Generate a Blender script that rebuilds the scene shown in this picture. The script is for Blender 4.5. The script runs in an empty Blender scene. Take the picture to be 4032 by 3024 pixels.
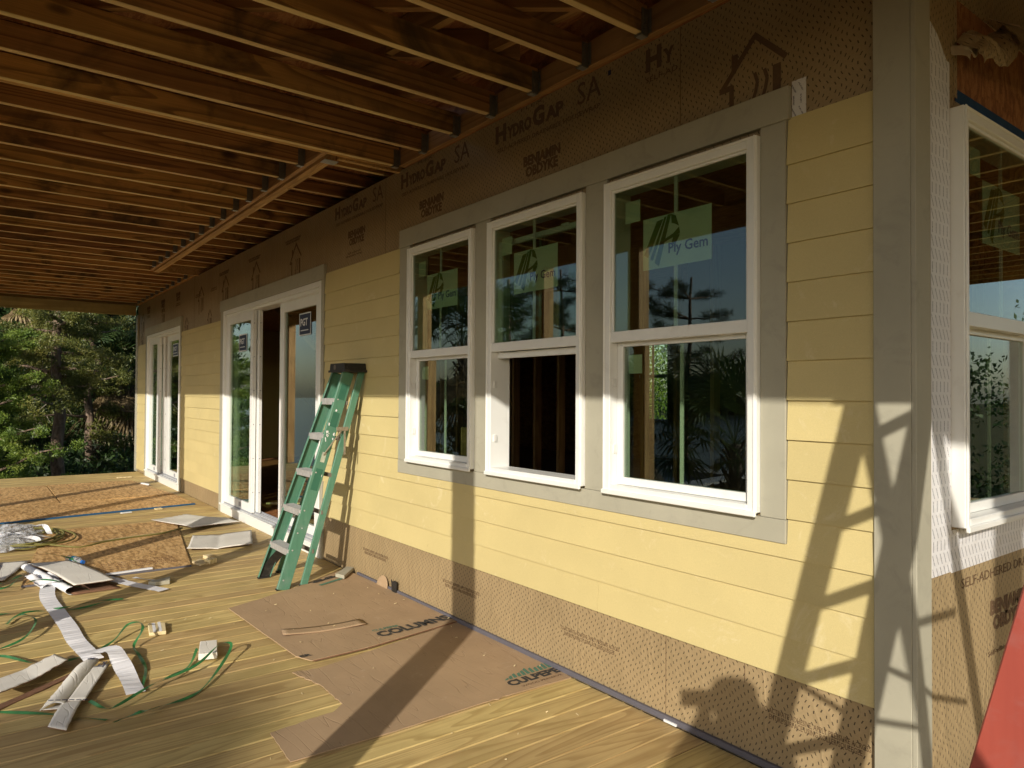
import bpy, bmesh, math, random
import numpy as np
from mathutils import Matrix, Vector, noise as mnoise
random.seed(7); rng = np.random.default_rng(7)
SC = bpy.context.scene; COL = SC.collection
PI = math.pi
# ------------------------------------------------------------------ camera, sky, sun, exposure
yaw, pitch, roll = 0.92025863, 0.01645327, -0.00595964
fw = Vector((-math.sin(yaw)*math.cos(pitch), math.cos(yaw)*math.cos(pitch), math.sin(pitch)))
rt = Vector((math.cos(yaw), math.sin(yaw), 0)); dn = fw.cross(rt)
r2 = rt*math.cos(roll)+dn*math.sin(roll); d2 = -rt*math.sin(roll)+dn*math.cos(roll)
cam = bpy.data.objects.new('camera', bpy.data.cameras.new('camera')); COL.objects.link(cam)
m = Matrix(((r2.x, -d2.x, -fw.x, 0), (r2.y, -d2.y, -fw.y, -2.51), (r2.z, -d2.z, -fw.z, 1.455), (0, 0, 0, 1)))
cam.matrix_world = m; cam.data.lens = 24.994; cam.data.sensor_width = 36; cam.data.clip_start = .02; cam.data.clip_end = 2000
SC.camera = cam
SUN = Vector((.82, -1, .525)).normalized()
w = bpy.data.worlds.new('World'); SC.world = w; w.use_nodes = True
sky = w.node_tree.nodes.new('ShaderNodeTexSky'); sky.sky_type = 'NISHITA'; sky.sun_disc = False
sky.sun_elevation = math.asin(SUN.z); sky.sun_rotation = math.atan2(SUN.x, SUN.y); sky.air_density = 1.0; sky.dust_density = 1.5
bg = w.node_tree.nodes['Background']; w.node_tree.links.new(sky.outputs[0], bg.inputs[0]); bg.inputs[1].default_value = .115
sl = bpy.data.lights.new('sun', 'SUN'); sl.energy = 4.0; sl.angle = math.radians(.53); sl.color = (1, .92, .79)
so = bpy.data.objects.new('sun', sl); COL.objects.link(so); so.rotation_euler = SUN.to_track_quat('Z', 'Y').to_euler()
so.location = (5, -8, 9)
SC.view_settings.view_transform = 'Standard'; SC.view_settings.look = 'None'
SC.view_settings.exposure = .28; SC.view_settings.gamma = 1; SC.view_settings.use_curve_mapping = False
SC.render.engine = 'CYCLES'
SC.cycles.max_bounces = 10; SC.cycles.transparent_max_bounces = 16; SC.cycles.diffuse_bounces = 5; SC.cycles.caustics_reflective = False

# ------------------------------------------------------------------ materials
class NG:
    def __init__(s, name):
        s.m = bpy.data.materials.new(name); s.m.use_nodes = True
        s.t = s.m.node_tree; s.b = s.t.nodes['Principled BSDF']
    def n(s, typ, ins=None, **props):
        nd = s.t.nodes.new(typ)
        for k, v in props.items(): setattr(nd, k, v)
        for k, v in (ins or {}).items(): s.put(nd.inputs[k], v)
        return nd
    def put(s, sock, v):
        if isinstance(v, bpy.types.NodeSocket): s.t.links.new(v, sock)
        else: sock.default_value = v
    def math(s, op, a, b=0., c=0., clamp=False):
        nd = s.n('ShaderNodeMath', operation=op, use_clamp=clamp)
        for i, v in enumerate((a, b, c)): s.put(nd.inputs[i], v)
        return nd.outputs[0]
    def obj(s, rnd=0.):
        o = s.n('ShaderNodeTexCoord').outputs['Object']
        if rnd:
            r = s.n('ShaderNodeObjectInfo').outputs['Random']
            c = s.n('ShaderNodeCombineXYZ', {0: s.math('MULTIPLY', r, rnd), 1: s.math('MULTIPLY', r, rnd*1.7), 2: s.math('MULTIPLY', r, rnd*.6)})
            o = s.n('ShaderNodeVectorMath', {0: o, 1: c.outputs[0]}, operation='ADD').outputs[0]
        return o
    def mapping(s, vec, scale, rot=(0, 0, 0)):
        return s.n('ShaderNodeMapping', {'Vector': vec, 'Scale': scale, 'Rotation': rot}).outputs[0]
    def noise(s, vec, scale, detail=3., rough=.55, dist=0.):
        return s.n('ShaderNodeTexNoise', {'Vector': vec, 'Scale': scale, 'Detail': detail, 'Roughness': rough, 'Distortion': dist}).outputs[0]
    def ramp(s, fac, stops):
        r = s.n('ShaderNodeValToRGB', {0: fac}); e = r.color_ramp.elements
        while len(e) < len(stops): e.new(.5)
        for i, (p, c) in enumerate(stops):
            e[i].position = p; e[i].color = (c, c, c, 1) if isinstance(c, (int, float)) else (*c, 1)
        return r.outputs[0]
    def mix(s, f, a, b, blend='MIX'):
        nd = s.n('ShaderNodeMix', data_type='RGBA', blend_type=blend)
        s.put(nd.inputs[0], f)
        s.put(nd.inputs[6], (*a, 1) if isinstance(a, tuple) else a); s.put(nd.inputs[7], (*b, 1) if isinstance(b, tuple) else b)
        return nd.outputs[2]
    def hsv(s, col, v, h=.5, sa=1.):
        return s.n('ShaderNodeHueSaturation', {'Hue': h, 'Saturation': sa, 'Value': v, 'Color': col}).outputs[0]
    def rnd(s, lo, hi):
        r = s.n('ShaderNodeObjectInfo').outputs['Random']
        return s.n('ShaderNodeMapRange', {0: r, 3: lo, 4: hi}).outputs[0]
    def sep(s, v): return s.n('ShaderNodeSeparateXYZ', {0: v}).outputs
    def bump(s, h, strength=.3, dist=.01):
        s.put(s.b.inputs['Normal'], s.n('ShaderNodeBump', {'Height': h, 'Strength': strength, 'Distance': dist}).outputs[0])
    def out(s, col=None, rough=.6, spec=.3, **k):
        if col is not None: s.put(s.b.inputs['Base Color'], (*col, 1) if isinstance(col, tuple) else col)
        s.put(s.b.inputs['Roughness'], rough); s.b.inputs['Specular IOR Level'].default_value = spec
        for a, v in k.items(): s.put(s.b.inputs[a.replace('_', ' ')], v)
        return s.m

def wood(name, dark, light, axis=1, rings=13, cross=4.5, rough=.62, knots=.0, stain=None, jit=(.82, 1.12), contrast=.6, fibre=.35, bmp=.15):
    g = NG(name); o = g.obj(31.)
    sc = [1., 1., 1.]; sc[axis] = .07
    v = g.mapping(o, sc)
    n1 = g.noise(v, cross, 1.5, .45, .25)
    ph = g.math('FRACT', g.math('MULTIPLY', n1, float(rings)))
    line = g.ramp(ph, [(0, 0.), (.55, .25), (.86, 1.), (.97, .75), (1., 0.)])
    sf = [110., 110., 110.]; sf[axis] = 2.5
    fib = g.noise(g.mapping(o, sf), 1., 2., .6)
    big = g.noise(g.mapping(o, (2.2, 2.2, 2.2)), 1.2, 3., .6)
    base = g.mix(g.math('MULTIPLY', line, contrast), light, dark)
    base = g.mix(g.math('MULTIPLY', g.ramp(fib, [(.35, 0.), (.75, 1.)]), fibre), base, dark)
    base = g.hsv(base, g.math('MULTIPLY', g.rnd(*jit), g.ramp(big, [(.25, .8), (.75, 1.12)])), g.rnd(.492, .508))
    if stain:
        s1 = g.noise(g.mapping(o, (1.4, 1.4, 1.4)), 1.3, 5., .62, .6)
        base = g.mix(g.math('MULTIPLY', g.ramp(s1, [(.52, 0.), (.66, 1.)]), stain[1]), base, stain[0])
    if knots:
        sk = [7., 7., 7.]; sk[axis] = 3.
        vk = g.n('ShaderNodeTexVoronoi', {'Vector': g.mapping(o, sk), 'Scale': 1., 'Randomness': 1.}, feature='F1')
        pick = g.math('GREATER_THAN', g.sep(vk.outputs['Color'])[0], 1-knots)
        k = g.math('MULTIPLY', g.ramp(vk.outputs['Distance'], [(.04, 1.), (.13, .75), (.22, 0.)]), pick)
        base = g.mix(g.math('MULTIPLY', k, .85), base, (dark[0]*.22, dark[1]*.2, dark[2]*.2))
    g.bump(g.math('ADD', g.math('MULTIPLY', fib, .6), g.math('MULTIPLY', line, .4)), bmp, .004)
    return g.out(base, rough, .3)

def simple(name, col, rough=.6, nscale=8., var=.12, bmp=.0, spec=.3, rnd=5., metallic=0., dirt=None):
    g = NG(name); o = g.obj(rnd)
    n1 = g.noise(o, nscale, 5., .6)
    c = g.hsv(g.mix(0., col, col), g.ramp(n1, [(.25, 1-var), (.75, 1+var*.6)]))
    if dirt:
        n2 = g.noise(g.mapping(o, (1, 1, 1)), dirt[1], 6., .7, .8)
        c = g.mix(g.math('MULTIPLY', g.ramp(n2, [(dirt[3] if len(dirt) > 3 else .56, 0.), (.75, 1.)]), dirt[2]), c, dirt[0])
    if bmp: g.bump(g.noise(o, nscale*9, 4., .6), bmp, .003)
    return g.out(c, rough, spec, Metallic=metallic)

M = {}
M['deck'] = wood('deck_pine', (.31, .20, .07), (.57, .43, .19), axis=1, rings=17, cross=6.0, rough=.55, knots=.04, jit=(.88, 1.1), contrast=.6, stain=((.36, .27, .10), .45))
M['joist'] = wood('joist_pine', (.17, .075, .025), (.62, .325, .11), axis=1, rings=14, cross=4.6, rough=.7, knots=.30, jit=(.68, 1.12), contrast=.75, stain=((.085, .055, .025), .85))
M['edge'] = wood('joist_lit_underside_pine', (.46, .30, .13), (.72, .52, .26), axis=1, rings=5, cross=9, rough=.7, jit=(.9, 1.1), contrast=.35)  # paler pine for joist undersides, with light bounced off the deck put into the colour
M['joist_new'] = wood('small_joist_pine', (.22, .10, .03), (.55, .30, .12), axis=1, rings=8, cross=6, rough=.7, knots=.05)
M['ledger'] = wood('ledger_pine', (.26, .13, .045), (.52, .31, .12), axis=0, rings=11, cross=4, rough=.7, stain=((.16, .10, .04), .5))
M['header'] = wood('header_pine', (.30, .15, .055), (.56, .33, .14), axis=0, rings=8, cross=8, rough=.65)
M['beam'] = wood('beam_pine', (.24, .17, .07), (.44, .34, .15), axis=1, rings=8, cross=3, rough=.7, knots=.05, stain=((.2, .17, .08), .5))
M['post'] = wood('post_pine', (.34, .18, .06), (.62, .40, .17), axis=2, rings=10, cross=5, rough=.6)
M['diag'] = wood('diagonal_pine', (.15, .07, .022), (.40, .21, .08), axis=0, rings=10, cross=5, rough=.7)
M['stud'] = wood('stud_pine', (.22, .12, .05), (.42, .27, .13), axis=2, rings=8, cross=6, rough=.75)
M['block'] = wood('offcut_pine', (.45, .33, .14), (.78, .66, .40), axis=0, rings=7, cross=9, rough=.7)
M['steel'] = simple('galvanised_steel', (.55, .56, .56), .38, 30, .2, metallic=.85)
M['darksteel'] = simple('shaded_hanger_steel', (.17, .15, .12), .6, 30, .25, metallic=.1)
M['vinyl'] = simple('white_vinyl', (.77, .78, .76), .33, 4, .05, spec=.5, dirt=((.52, .50, .46), 3.0, .35, .6))
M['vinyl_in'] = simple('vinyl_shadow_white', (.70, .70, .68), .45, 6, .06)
M['track'] = simple('grey_track', (.30, .31, .34), .4, 10, .1)
M['trim'] = simple('grey_trim_board', (.385, .368, .29), .62, 3, .10, bmp=.15, dirt=((.26, .25, .20), 7., .55, .54))
M['black'] = simple('black_plastic', (.025, .024, .023), .5, 20, .3, dirt=((.16, .14, .11), 14., .5))
M['blackhole'] = simple('bolt_black', (.03, .035, .06), .5)
M['ink'] = simple('print_ink', (.135, .082, .045), .8, 60, .2)
M['inkd'] = simple('print_ink_dark', (.045, .043, .040), .8, 60, .2)
M['inkg'] = simple('print_ink_green', (.09, .20, .14), .8, 60, .2)
M['navy'] = simple('print_navy', (.018, .028, .075), .5, 30, .1)
M['paper'] = simple('print_white', (.75, .76, .78), .5, 30, .05)
M['stick'] = simple('sticker_film', (.74, .82, .68), .5, 20, .05)
M['stickg'] = simple('sticker_green', (.045, .14, .025), .5, 20, .05)
M['flash'] = simple('grey_flashing', (.115, .11, .13), .55, 9, .12)
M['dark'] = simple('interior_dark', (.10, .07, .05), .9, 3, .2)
M['foundation'] = simple('foundation_block', (.30, .29, .27), .9, 6, .2, bmp=.2)
M['water_bottle_cap'] = simple('blue_cap', (.03, .16, .55), .4)
M['alu'] = simple('aluminium', (.50, .50, .49), .42, 25, .22, metallic=.35, dirt=((.30, .28, .25), 9., .6, .5))
M['brace'] = simple('weathered_brace', (.30, .26, .20), .5, 40, .35, metallic=.5)
M['shirt'] = simple('grey_shirt', (.12, .14, .18), .9, 12, .1)

def sidingm():
    g = NG('yellow_siding'); o = g.obj(9.)
    n1 = g.noise(o, 1.5, 4., .6); n2 = g.noise(o, 260., 2., .5)
    c = g.hsv(g.mix(0., (.565, .472, .226), (1, 1, 1)), g.math('MULTIPLY', g.ramp(n1, [(.3, .93), (.7, 1.05)]), g.ramp(n2, [(.3, .95), (.7, 1.04)])))
    sp = g.noise(o, 5., 7., .78, 1.2)                          # chalky scuffs
    c = g.mix(g.math('MULTIPLY', g.ramp(sp, [(.58, 0.), (.70, 1.)]), .42), c, (.70, .62, .40))
    dk = g.noise(g.mapping(o, (1., 1., 1.6)), 9., 6., .8, .5)
    c = g.mix(g.math('MULTIPLY', g.ramp(dk, [(.66, 0.), (.74, 1.)]), .6), c, (.36, .28, .14))
    g.bump(g.math('ADD', n2, g.noise(g.mapping(o, (4, 4, 40)), 1., 3.)), .12, .003)
    return g.out(c, .55, .3)
M['siding'] = sidingm()

def wrapm(name, ax, base=(.33, .245, .135)):
    g = NG(name); o = g.obj(); x, y, z = g.sep(o)
    u = (x, y)[ax]
    wv = g.math('MULTIPLY', g.math('SINE', g.math('MULTIPLY', z, 2*PI/.125)), .011)
    wv2 = g.math('MULTIPLY', g.noise(o, 7., 1.), .03)
    uu = g.math('DIVIDE', g.math('ADD', g.math('ADD', u, wv), wv2), .0215)
    col = g.math('FLOOR', uu)
    zz = g.math('ADD', g.math('DIVIDE', z, .030), g.math('MULTIPLY', g.math('MODULO', g.math('ADD', col, 4000.), 2.), .5))
    fu = g.math('ABSOLUTE', g.math('SUBTRACT', g.math('FRACT', uu), .5)); fz = g.math('ABSOLUTE', g.math('SUBTRACT', g.math('FRACT', zz), .5))
    mask = g.math('MULTIPLY', g.math('LESS_THAN', fu, .105), g.math('LESS_THAN', fz, .19))
    n1 = g.noise(o, 2.2, 5., .6); n3 = g.noise(o, 90., 3., .6)
    c = g.hsv(g.mix(0., base, base), g.math('MULTIPLY', g.ramp(n1, [(.3, .88), (.7, 1.08)]), g.ramp(n3, [(.3, .93), (.7, 1.06)])))
    c = g.mix(g.math('MULTIPLY', mask, .92), c, (.045, .03, .02))
    d = g.mapping(o, (1., 1., .35), (0, .5, 0))
    wr = g.n('ShaderNodeTexNoise', {'Vector': d, 'Scale': 6., 'Detail': 2., 'Distortion': .8}).outputs[0]
    ridge = g.ramp(g.math('ABSOLUTE', g.math('SUBTRACT', wr, .5)), [(0., 1.), (.06, .2), (.2, 0.)])
    g.bump(g.math('ADD', g.math('MULTIPLY', ridge, .8), g.math('MULTIPLY', n1, .6)), .26, .012)
    return g.out(c, .45, .35)
M['wrap'] = wrapm('housewrap', 0); M['wrapr'] = wrapm('housewrap_return', 1)

def tapem():
    g = NG('white_flashing_tape'); o = g.obj(); x, y, z = g.sep(o)
    u = g.math('DIVIDE', g.math('ADD', x, y), .030); v = g.math('DIVIDE', z, .046)
    par = g.math('MODULO', g.math('ADD', g.math('FLOOR', v), 100.), 3.)
    sl = g.math('MULTIPLY', g.math('GREATER_THAN', par, .5), .75)
    fv = g.math('SUBTRACT', g.math('FRACT', v), .5)
    fu = g.math('SUBTRACT', g.math('FRACT', g.math('ADD', u, g.math('MULTIPLY', fv, sl))), .5)
    dd = g.n('ShaderNodeTexNoise', {'Vector': o, 'Scale': 260.}).outputs[0]
    mask = g.math('MULTIPLY', g.math('LESS_THAN', g.math('ABSOLUTE', fu), .10), g.math('LESS_THAN', g.math('ABSOLUTE', fv), .40))
    mask = g.math('MULTIPLY', mask, g.ramp(dd, [(.38, .2), (.5, 1.)]))
    c = g.mix(g.math('MULTIPLY', mask, .75), (.70, .70, .72), (.10, .10, .14))
    g.bump(g.noise(g.mapping(o, (1, 1, 2.)), 22., 3.), .5, .01)
    return g.out(c, .35, .5)
M['tape'] = tapem()

def osbm(name, c1, c2, c3):
    g = NG(name); o = g.obj(3.)
    w1 = g.n('ShaderNodeVectorMath', {0: o, 1: g.n('ShaderNodeTexNoise', {'Vector': o, 'Scale': 14., 'Detail': 1.}).outputs['Color']}, operation='MULTIPLY_ADD')
    w1.inputs[2].default_value = (0, 0, 0)
    off = g.n('ShaderNodeVectorMath', {0: g.n('ShaderNodeTexNoise', {'Vector': o, 'Scale': 9., 'Detail': 1.}).outputs['Color']}, operation='SCALE'); off.inputs[3].default_value = .06
    p = g.n('ShaderNodeVectorMath', {0: o, 1: off.outputs[0]}, operation='ADD').outputs[0]
    a = g.n('ShaderNodeTexVoronoi', {'Vector': g.mapping(p, (11, 48, 20), (0, 0, .5)), 'Scale': 1.}).outputs['Color']
    b = g.n('ShaderNodeTexVoronoi', {'Vector': g.mapping(p, (11, 48, 20), (0, 0, -.6)), 'Scale': 1.3}).outputs['Color']
    c = g.n('ShaderNodeTexVoronoi', {'Vector': g.mapping(p, (10, 42, 20), (0, 0, 1.6)), 'Scale': 1.}).outputs['Color']
    sa, sb, scx = g.sep(a)[0], g.sep(b)[1], g.sep(c)[2]
    f = g.math('ADD', g.math('MULTIPLY', g.math('ADD', sa, sb), .36), g.math('MULTIPLY', scx, .28))
    col = g.ramp(f, [(.27, c1), (.48, c2), (.75, c3)])
    col = g.mix(.35, col, g.ramp(g.noise(o, 160., 2.), [(.3, c1), (.7, c3)]))
    col = g.hsv(col, g.ramp(g.noise(o, 1.6, 3.), [(.3, .9), (.7, 1.08)]))
    g.bump(f, .25, .003)
    return g.out(col, .6, .3)
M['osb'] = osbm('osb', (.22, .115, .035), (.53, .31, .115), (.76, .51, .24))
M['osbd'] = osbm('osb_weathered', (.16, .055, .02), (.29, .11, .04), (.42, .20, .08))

def cardm(name, base, corr=True, ax=0):
    g = NG(name); o = g.obj(2.); x, y, z = g.sep(o)
    n1 = g.noise(o, 3., 6., .65, .4)
    c = g.hsv(g.mix(0., base, base), g.ramp(n1, [(.3, .9), (.7, 1.08)]))
    sm = g.noise(o, 6.5, 7., .8, 1.)
    c = g.mix(g.math('MULTIPLY', g.ramp(sm, [(.60, 0.), (.74, 1.)]), .4), c, (.62, .50, .38))
    st = g.math('SINE', g.math('MULTIPLY', (x, y)[ax], 2*PI/.009))
    cr = g.n('ShaderNodeTexNoise', {'Vector': g.mapping(o, (.6, 5., 1.)), 'Scale': 3.2, 'Detail': 1.}).outputs[0]
    cz = g.ramp(g.math('ABSOLUTE', g.math('SUBTRACT', cr, .5)), [(0., 0.), (.012, 1.)])
    c = g.mix(g.math('MULTIPLY', g.math('SUBTRACT', 1., cz), .25), c, (base[0]*.6, base[1]*.6, base[2]*.6))
    g.bump(g.math('ADD', g.math('MULTIPLY', st, .16 if corr else .0), g.math('ADD', g.math('MULTIPLY', n1, 1.2), g.math('MULTIPLY', cz, .5))), .45, .006)
    return g.out(c, .75, .15)
M['card'] = cardm('brown_cardboard', (.385, .27, .165)); M['cardw'] = cardm('white_faced_cardboard', (.70, .675, .61), False)
M['cardb'] = simple('cardboard_edge', (.20, .105, .06), .85, 40, .3)
M['membrane'] = simple('white_membrane', (.76, .76, .79), .42, 9, .05, bmp=.2)

def glassm(name, tint, rough=.0, ior=1.52, k=1.65):
    g = NG(name); t = g.t; t.nodes.remove(g.b)
    tr = g.n('ShaderNodeBsdfTransparent', {0: (*tint, 1)}); gl = g.n('ShaderNodeBsdfGlossy', {'Roughness': rough, 'Color': (.93, .97, 1, 1)})
    bf = g.n('ShaderNodeNewGeometry').outputs['Backfacing']; fr = g.n('ShaderNodeFresnel', {0: g.math('ADD', ior, g.math('MULTIPLY', bf, 1/ior-ior))}).outputs[0]
    f = g.math('MULTIPLY', fr, k, clamp=True)
    mx = g.n('ShaderNodeMixShader', {0: f, 1: tr.outputs[0], 2: gl.outputs[0]})
    t.links.new(mx.outputs[0], t.nodes['Material Output'].inputs[0]); return g.m
M['glass'] = glassm('window_glass', (.70, .78, .68), k=1.6); M['plastic'] = glassm('clear_plastic', (.86, .88, .9), .12, 1.5, 2.4)

def bagm():
    g = NG('cloudy_polythene'); t = g.t; t.nodes.remove(g.b)
    tr = g.n('ShaderNodeBsdfTransparent', {0: (.95, .96, .97, 1)}); df = g.n('ShaderNodeBsdfDiffuse', {0: (.75, .76, .78, 1)}); gl = g.n('ShaderNodeBsdfGlossy', {'Roughness': .15})
    f = g.ramp(g.noise(g.obj(), 30., 3.), [(.35, .12), (.7, .5)])
    a = g.n('ShaderNodeMixShader', {0: f, 1: tr.outputs[0], 2: df.outputs[0]}); b = g.n('ShaderNodeMixShader', {0: .14, 1: a.outputs[0], 2: gl.outputs[0]})
    t.links.new(b.outputs[0], t.nodes['Material Output'].inputs[0]); return g.m
M['bag'] = bagm()
def fibre(name, col, dark):
    g = NG(name); o = g.obj(3.)
    n1 = g.noise(g.mapping(o, (60, 60, 4)), 1., 3.); n2 = g.noise(o, 7., 5., .7, .6)
    c = g.mix(g.math('MULTIPLY', g.ramp(n1, [(.3, 0.), (.75, 1.)]), .45), col, dark)
    c = g.mix(g.math('MULTIPLY', g.ramp(n2, [(.5, 0.), (.72, 1.)]), .55), c, (col[0]*.6+.1, col[1]*.6+.1, col[2]*.6+.1))
    sp = g.noise(o, 26., 5., .8)
    c = g.mix(g.math('MULTIPLY', g.ramp(sp, [(.71, 0.), (.75, 1.)]), .7), c, (.6, .6, .55))
    g.bump(n1, .1, .002)
    return g.out(c, .42, .4)
M['green'] = fibre('green_fibreglass', (.085, .215, .145), (.045, .135, .09)); M['red'] = fibre('red_fibreglass', (.36, .075, .052), (.26, .05, .038))
M['greend'] = simple('faded_label_green', (.035, .13, .085), .5, 12, .2)

def leafm(name, c1, c2, c3, sc=1.1, tl=.35):
    g = NG(name); o = g.obj(); t = g.t; t.nodes.remove(g.b)
    n1 = g.noise(o, sc, 3., .6); n2 = g.noise(o, 14., 2., .6)
    c = g.ramp(g.math('ADD', g.math('MULTIPLY', n1, .6), g.math('MULTIPLY', n2, .4)), [(.36, c1), (.5, c2), (.66, c3)])
    df = g.n('ShaderNodeBsdfDiffuse', {0: c}); tb = g.n('ShaderNodeBsdfTranslucent', {0: c}); gl = g.n('ShaderNodeBsdfGlossy', {0: (.9, .95, .9, 1), 'Roughness': .5})
    a = g.n('ShaderNodeMixShader', {0: tl, 1: df.outputs[0], 2: tb.outputs[0]})
    b = g.n('ShaderNodeMixShader', {0: .035, 1: a.outputs[0], 2: gl.outputs[0]})
    t.links.new(b.outputs[0], t.nodes['Material Output'].inputs[0]); return g.m
M['cedar'] = leafm('cedar_foliage', (.045, .10, .016), (.15, .235, .03), (.34, .40, .075))
M['cedar2'] = leafm('olive_foliage', (.055, .08, .018), (.15, .17, .035), (.32, .29, .07))
M['darkleaf'] = leafm('shrub_foliage', (.014, .035, .010), (.035, .075, .018), (.09, .14, .035))
M['pine'] = leafm('pine_needles', (.015, .035, .012), (.03, .06, .018), (.06, .09, .03))
M['palm'] = leafm('palm_blades', (.025, .055, .015), (.05, .10, .025), (.12, .17, .045), 2.5)
M['deadpalm'] = leafm('dead_palm_blades', (.10, .07, .035), (.22, .16, .08), (.42, .33, .18), 3., .25)
M['twig'] = simple('bare_twigs', (.33, .29, .23), .85, 20, .3)
def barkm(name, a, b):
    g = NG(name); o = g.obj(4.)
    n1 = g.noise(g.mapping(o, (9, 9, 2.2)), 1., 6., .7, .8); n2 = g.noise(o, 3., 4., .6, .5)
    c = g.mix(g.ramp(n1, [(.35, 0.), (.65, 1.)]), a, b)
    c = g.mix(g.math('MULTIPLY', g.ramp(n2, [(.55, 0.), (.7, 1.)]), .6), c, (b[0]*1.4, b[1]*1.3, b[2]*1.25))
    g.bump(n1, .8, .04); return g.out(c, .9, .1)
M['bark'] = barkm('cedar_bark', (.08, .055, .04), (.28, .21, .16)); M['palmbark'] = barkm('palm_bark', (.07, .065, .055), (.24, .21, .17))
def strapm():
    g = NG('green_strapping'); o = g.obj(1.); t = g.t
    n1 = g.noise(o, 12., 3.)
    c = g.ramp(n1, [(.3, (.02, .10, .035)), (.7, (.05, .24, .075))])
    return g.out(c, .32, .5, Transmission_Weight=.0)
M['strap'] = strapm(); M['hose'] = simple('olive_cord', (.17, .155, .045), .5, 10, .2)
def groundm():
    g = NG('leaf_litter_ground'); o = g.obj()
    c = g.ramp(g.noise(o, 1.5, 8., .7), [(.3, (.03, .03, .016)), (.5, (.07, .07, .03)), (.7, (.13, .11, .06))])
    g.bump(g.noise(o, 6., 6., .7), .6, .1); return g.out(c, .95, .05)
M['ground'] = groundm()
def waterm():
    g = NG('tidal_water'); o = g.obj()
    g.bump(g.noise(g.mapping(o, (1., 2.2, 1.)), 1.6, 5., .65), .35, .12)
    return g.out((.035, .05, .055), .12, .5)
M['water'] = waterm()

# ------------------------------------------------------------------ mesh helpers
class MB:
    def __init__(s): s.v = []; s.f = []
    def box(s, x0, x1, y0, y1, z0, z1):
        b = len(s.v)
        s.v += [(x, y, z) for z in (z0, z1) for y in (y0, y1) for x in (x0, x1)]
        s.f += [tuple(b+i for i in q) for q in ((0, 2, 3, 1), (4, 5, 7, 6), (0, 1, 5, 4), (2, 6, 7, 3), (0, 4, 6, 2), (1, 3, 7, 5))]
        return s
    def beam(s, p0, p1, u, v):
        p0, p1, u, v = map(Vector, (p0, p1, u, v)); b = len(s.v)
        s.v += [tuple(q) for p in (p0, p1) for q in (p, p+u, p+v, p+u+v)]
        s.f += [tuple(b+i for i in q) for q in ((0, 2, 3, 1), (4, 5, 7, 6), (0, 1, 5, 4), (2, 6, 7, 3), (0, 4, 6, 2), (1, 3, 7, 5))]
        return s
    def chan(s, p0, p1, W, D, t):     # C channel: web along W, flanges along D
        W, D = Vector(W), Vector(D); wn = W.normalized()*t; dnn = D.normalized()*t
        s.beam(p0, p1, W, dnn)
        s.beam(Vector(p0)+dnn, Vector(p1)+dnn, wn, D-dnn)
        s.beam(Vector(p0)+W-wn+dnn, Vector(p1)+W-wn+dnn, wn, D-dnn); return s
    def tube(s, pts, r, n=8, caps=True):
        pts = [Vector(p) for p in pts]; rs = r if isinstance(r, (list, tuple)) else [r]*len(pts)
        up = Vector((0, 0, 1)); base = len(s.v)
        for i, p in enumerate(pts):
            t = (pts[min(i+1, len(pts)-1)]-pts[max(i-1, 0)]).normalized()
            a = t.cross(up if abs(t.z) < .95 else Vector((1, 0, 0))).normalized(); c = t.cross(a)
            for k in range(n):
                an = 2*PI*k/n; s.v.append(tuple(p+(a*math.cos(an)+c*math.sin(an))*rs[i]))
        for i in range(len(pts)-1):
            for k in range(n):
                a, b = base+i*n+k, base+i*n+(k+1) % n
                s.f.append((a, b, b+n, a+n))
        if caps:
            s.f.append(tuple(base+k for k in range(n))[::-1]); s.f.append(tuple(base+(len(pts)-1)*n+k for k in range(n)))
        return s
    def prism(s, poly, z0, z1, plane='xy', w=0):
        b = len(s.v); n = len(poly)
        for z in (z0, z1):
            for p in poly:
                s.v.append((p[0], p[1], z) if plane == 'xy' else ((p[0], z, p[1]) if plane == 'xz' else (z, p[0], p[1])))
        s.f.append(tuple(b+i for i in range(n))[::-1]); s.f.append(tuple(b+n+i for i in range(n)))
        for i in range(n): j = (i+1) % n; s.f.append((b+i, b+j, b+n+j, b+n+i))
        return s
    def grid(s, P, nu, nv, thick, T=None):
        b = len(s.v)
        for lay in (0, 1):
            for i in range(nu+1):
                for j in range(nv+1):
                    x, y, z = P(i/nu, j/nv); s.v.append((x, y, z-lay*thick))
        K = (nu+1)*(nv+1); ix = lambda i, j: b+i*(nv+1)+j
        for i in range(nu):
            for j in range(nv):
                q = (ix(i, j), ix(i+1, j), ix(i+1, j+1), ix(i, j+1)); s.f.append(q); s.f.append(tuple(a+K for a in q[::-1]))
        for i in range(nu):
            s.f.append((ix(i, 0), ix(i, 0)+K, ix(i+1, 0)+K, ix(i+1, 0))); s.f.append((ix(i, nv), ix(i+1, nv), ix(i+1, nv)+K, ix(i, nv)+K))
        for j in range(nv):
            s.f.append((ix(0, j), ix(0, j+1), ix(0, j+1)+K, ix(0, j)+K)); s.f.append((ix(nu, j), ix(nu, j)+K, ix(nu, j+1)+K, ix(nu, j+1)))
        return s
    def mesh(s, name, smooth=False, bevel=0):
        me = bpy.data.meshes.new(name); me.from_pydata(s.v, [], s.f)
        bm = bmesh.new(); bm.from_mesh(me); bmesh.ops.recalc_face_normals(bm, faces=bm.faces)
        if bevel:
            ed = [e for e in bm.edges if len(e.link_faces) == 2 and e.calc_face_angle(0) > .5]
            bmesh.ops.bevel(bm, geom=ed, offset=bevel, segments=1, affect='EDGES', clamp_overlap=True)
        bm.to_mesh(me); bm.free()
        if smooth: me.polygons.foreach_set('use_smooth', [True]*len(me.polygons))
        return me

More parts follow.
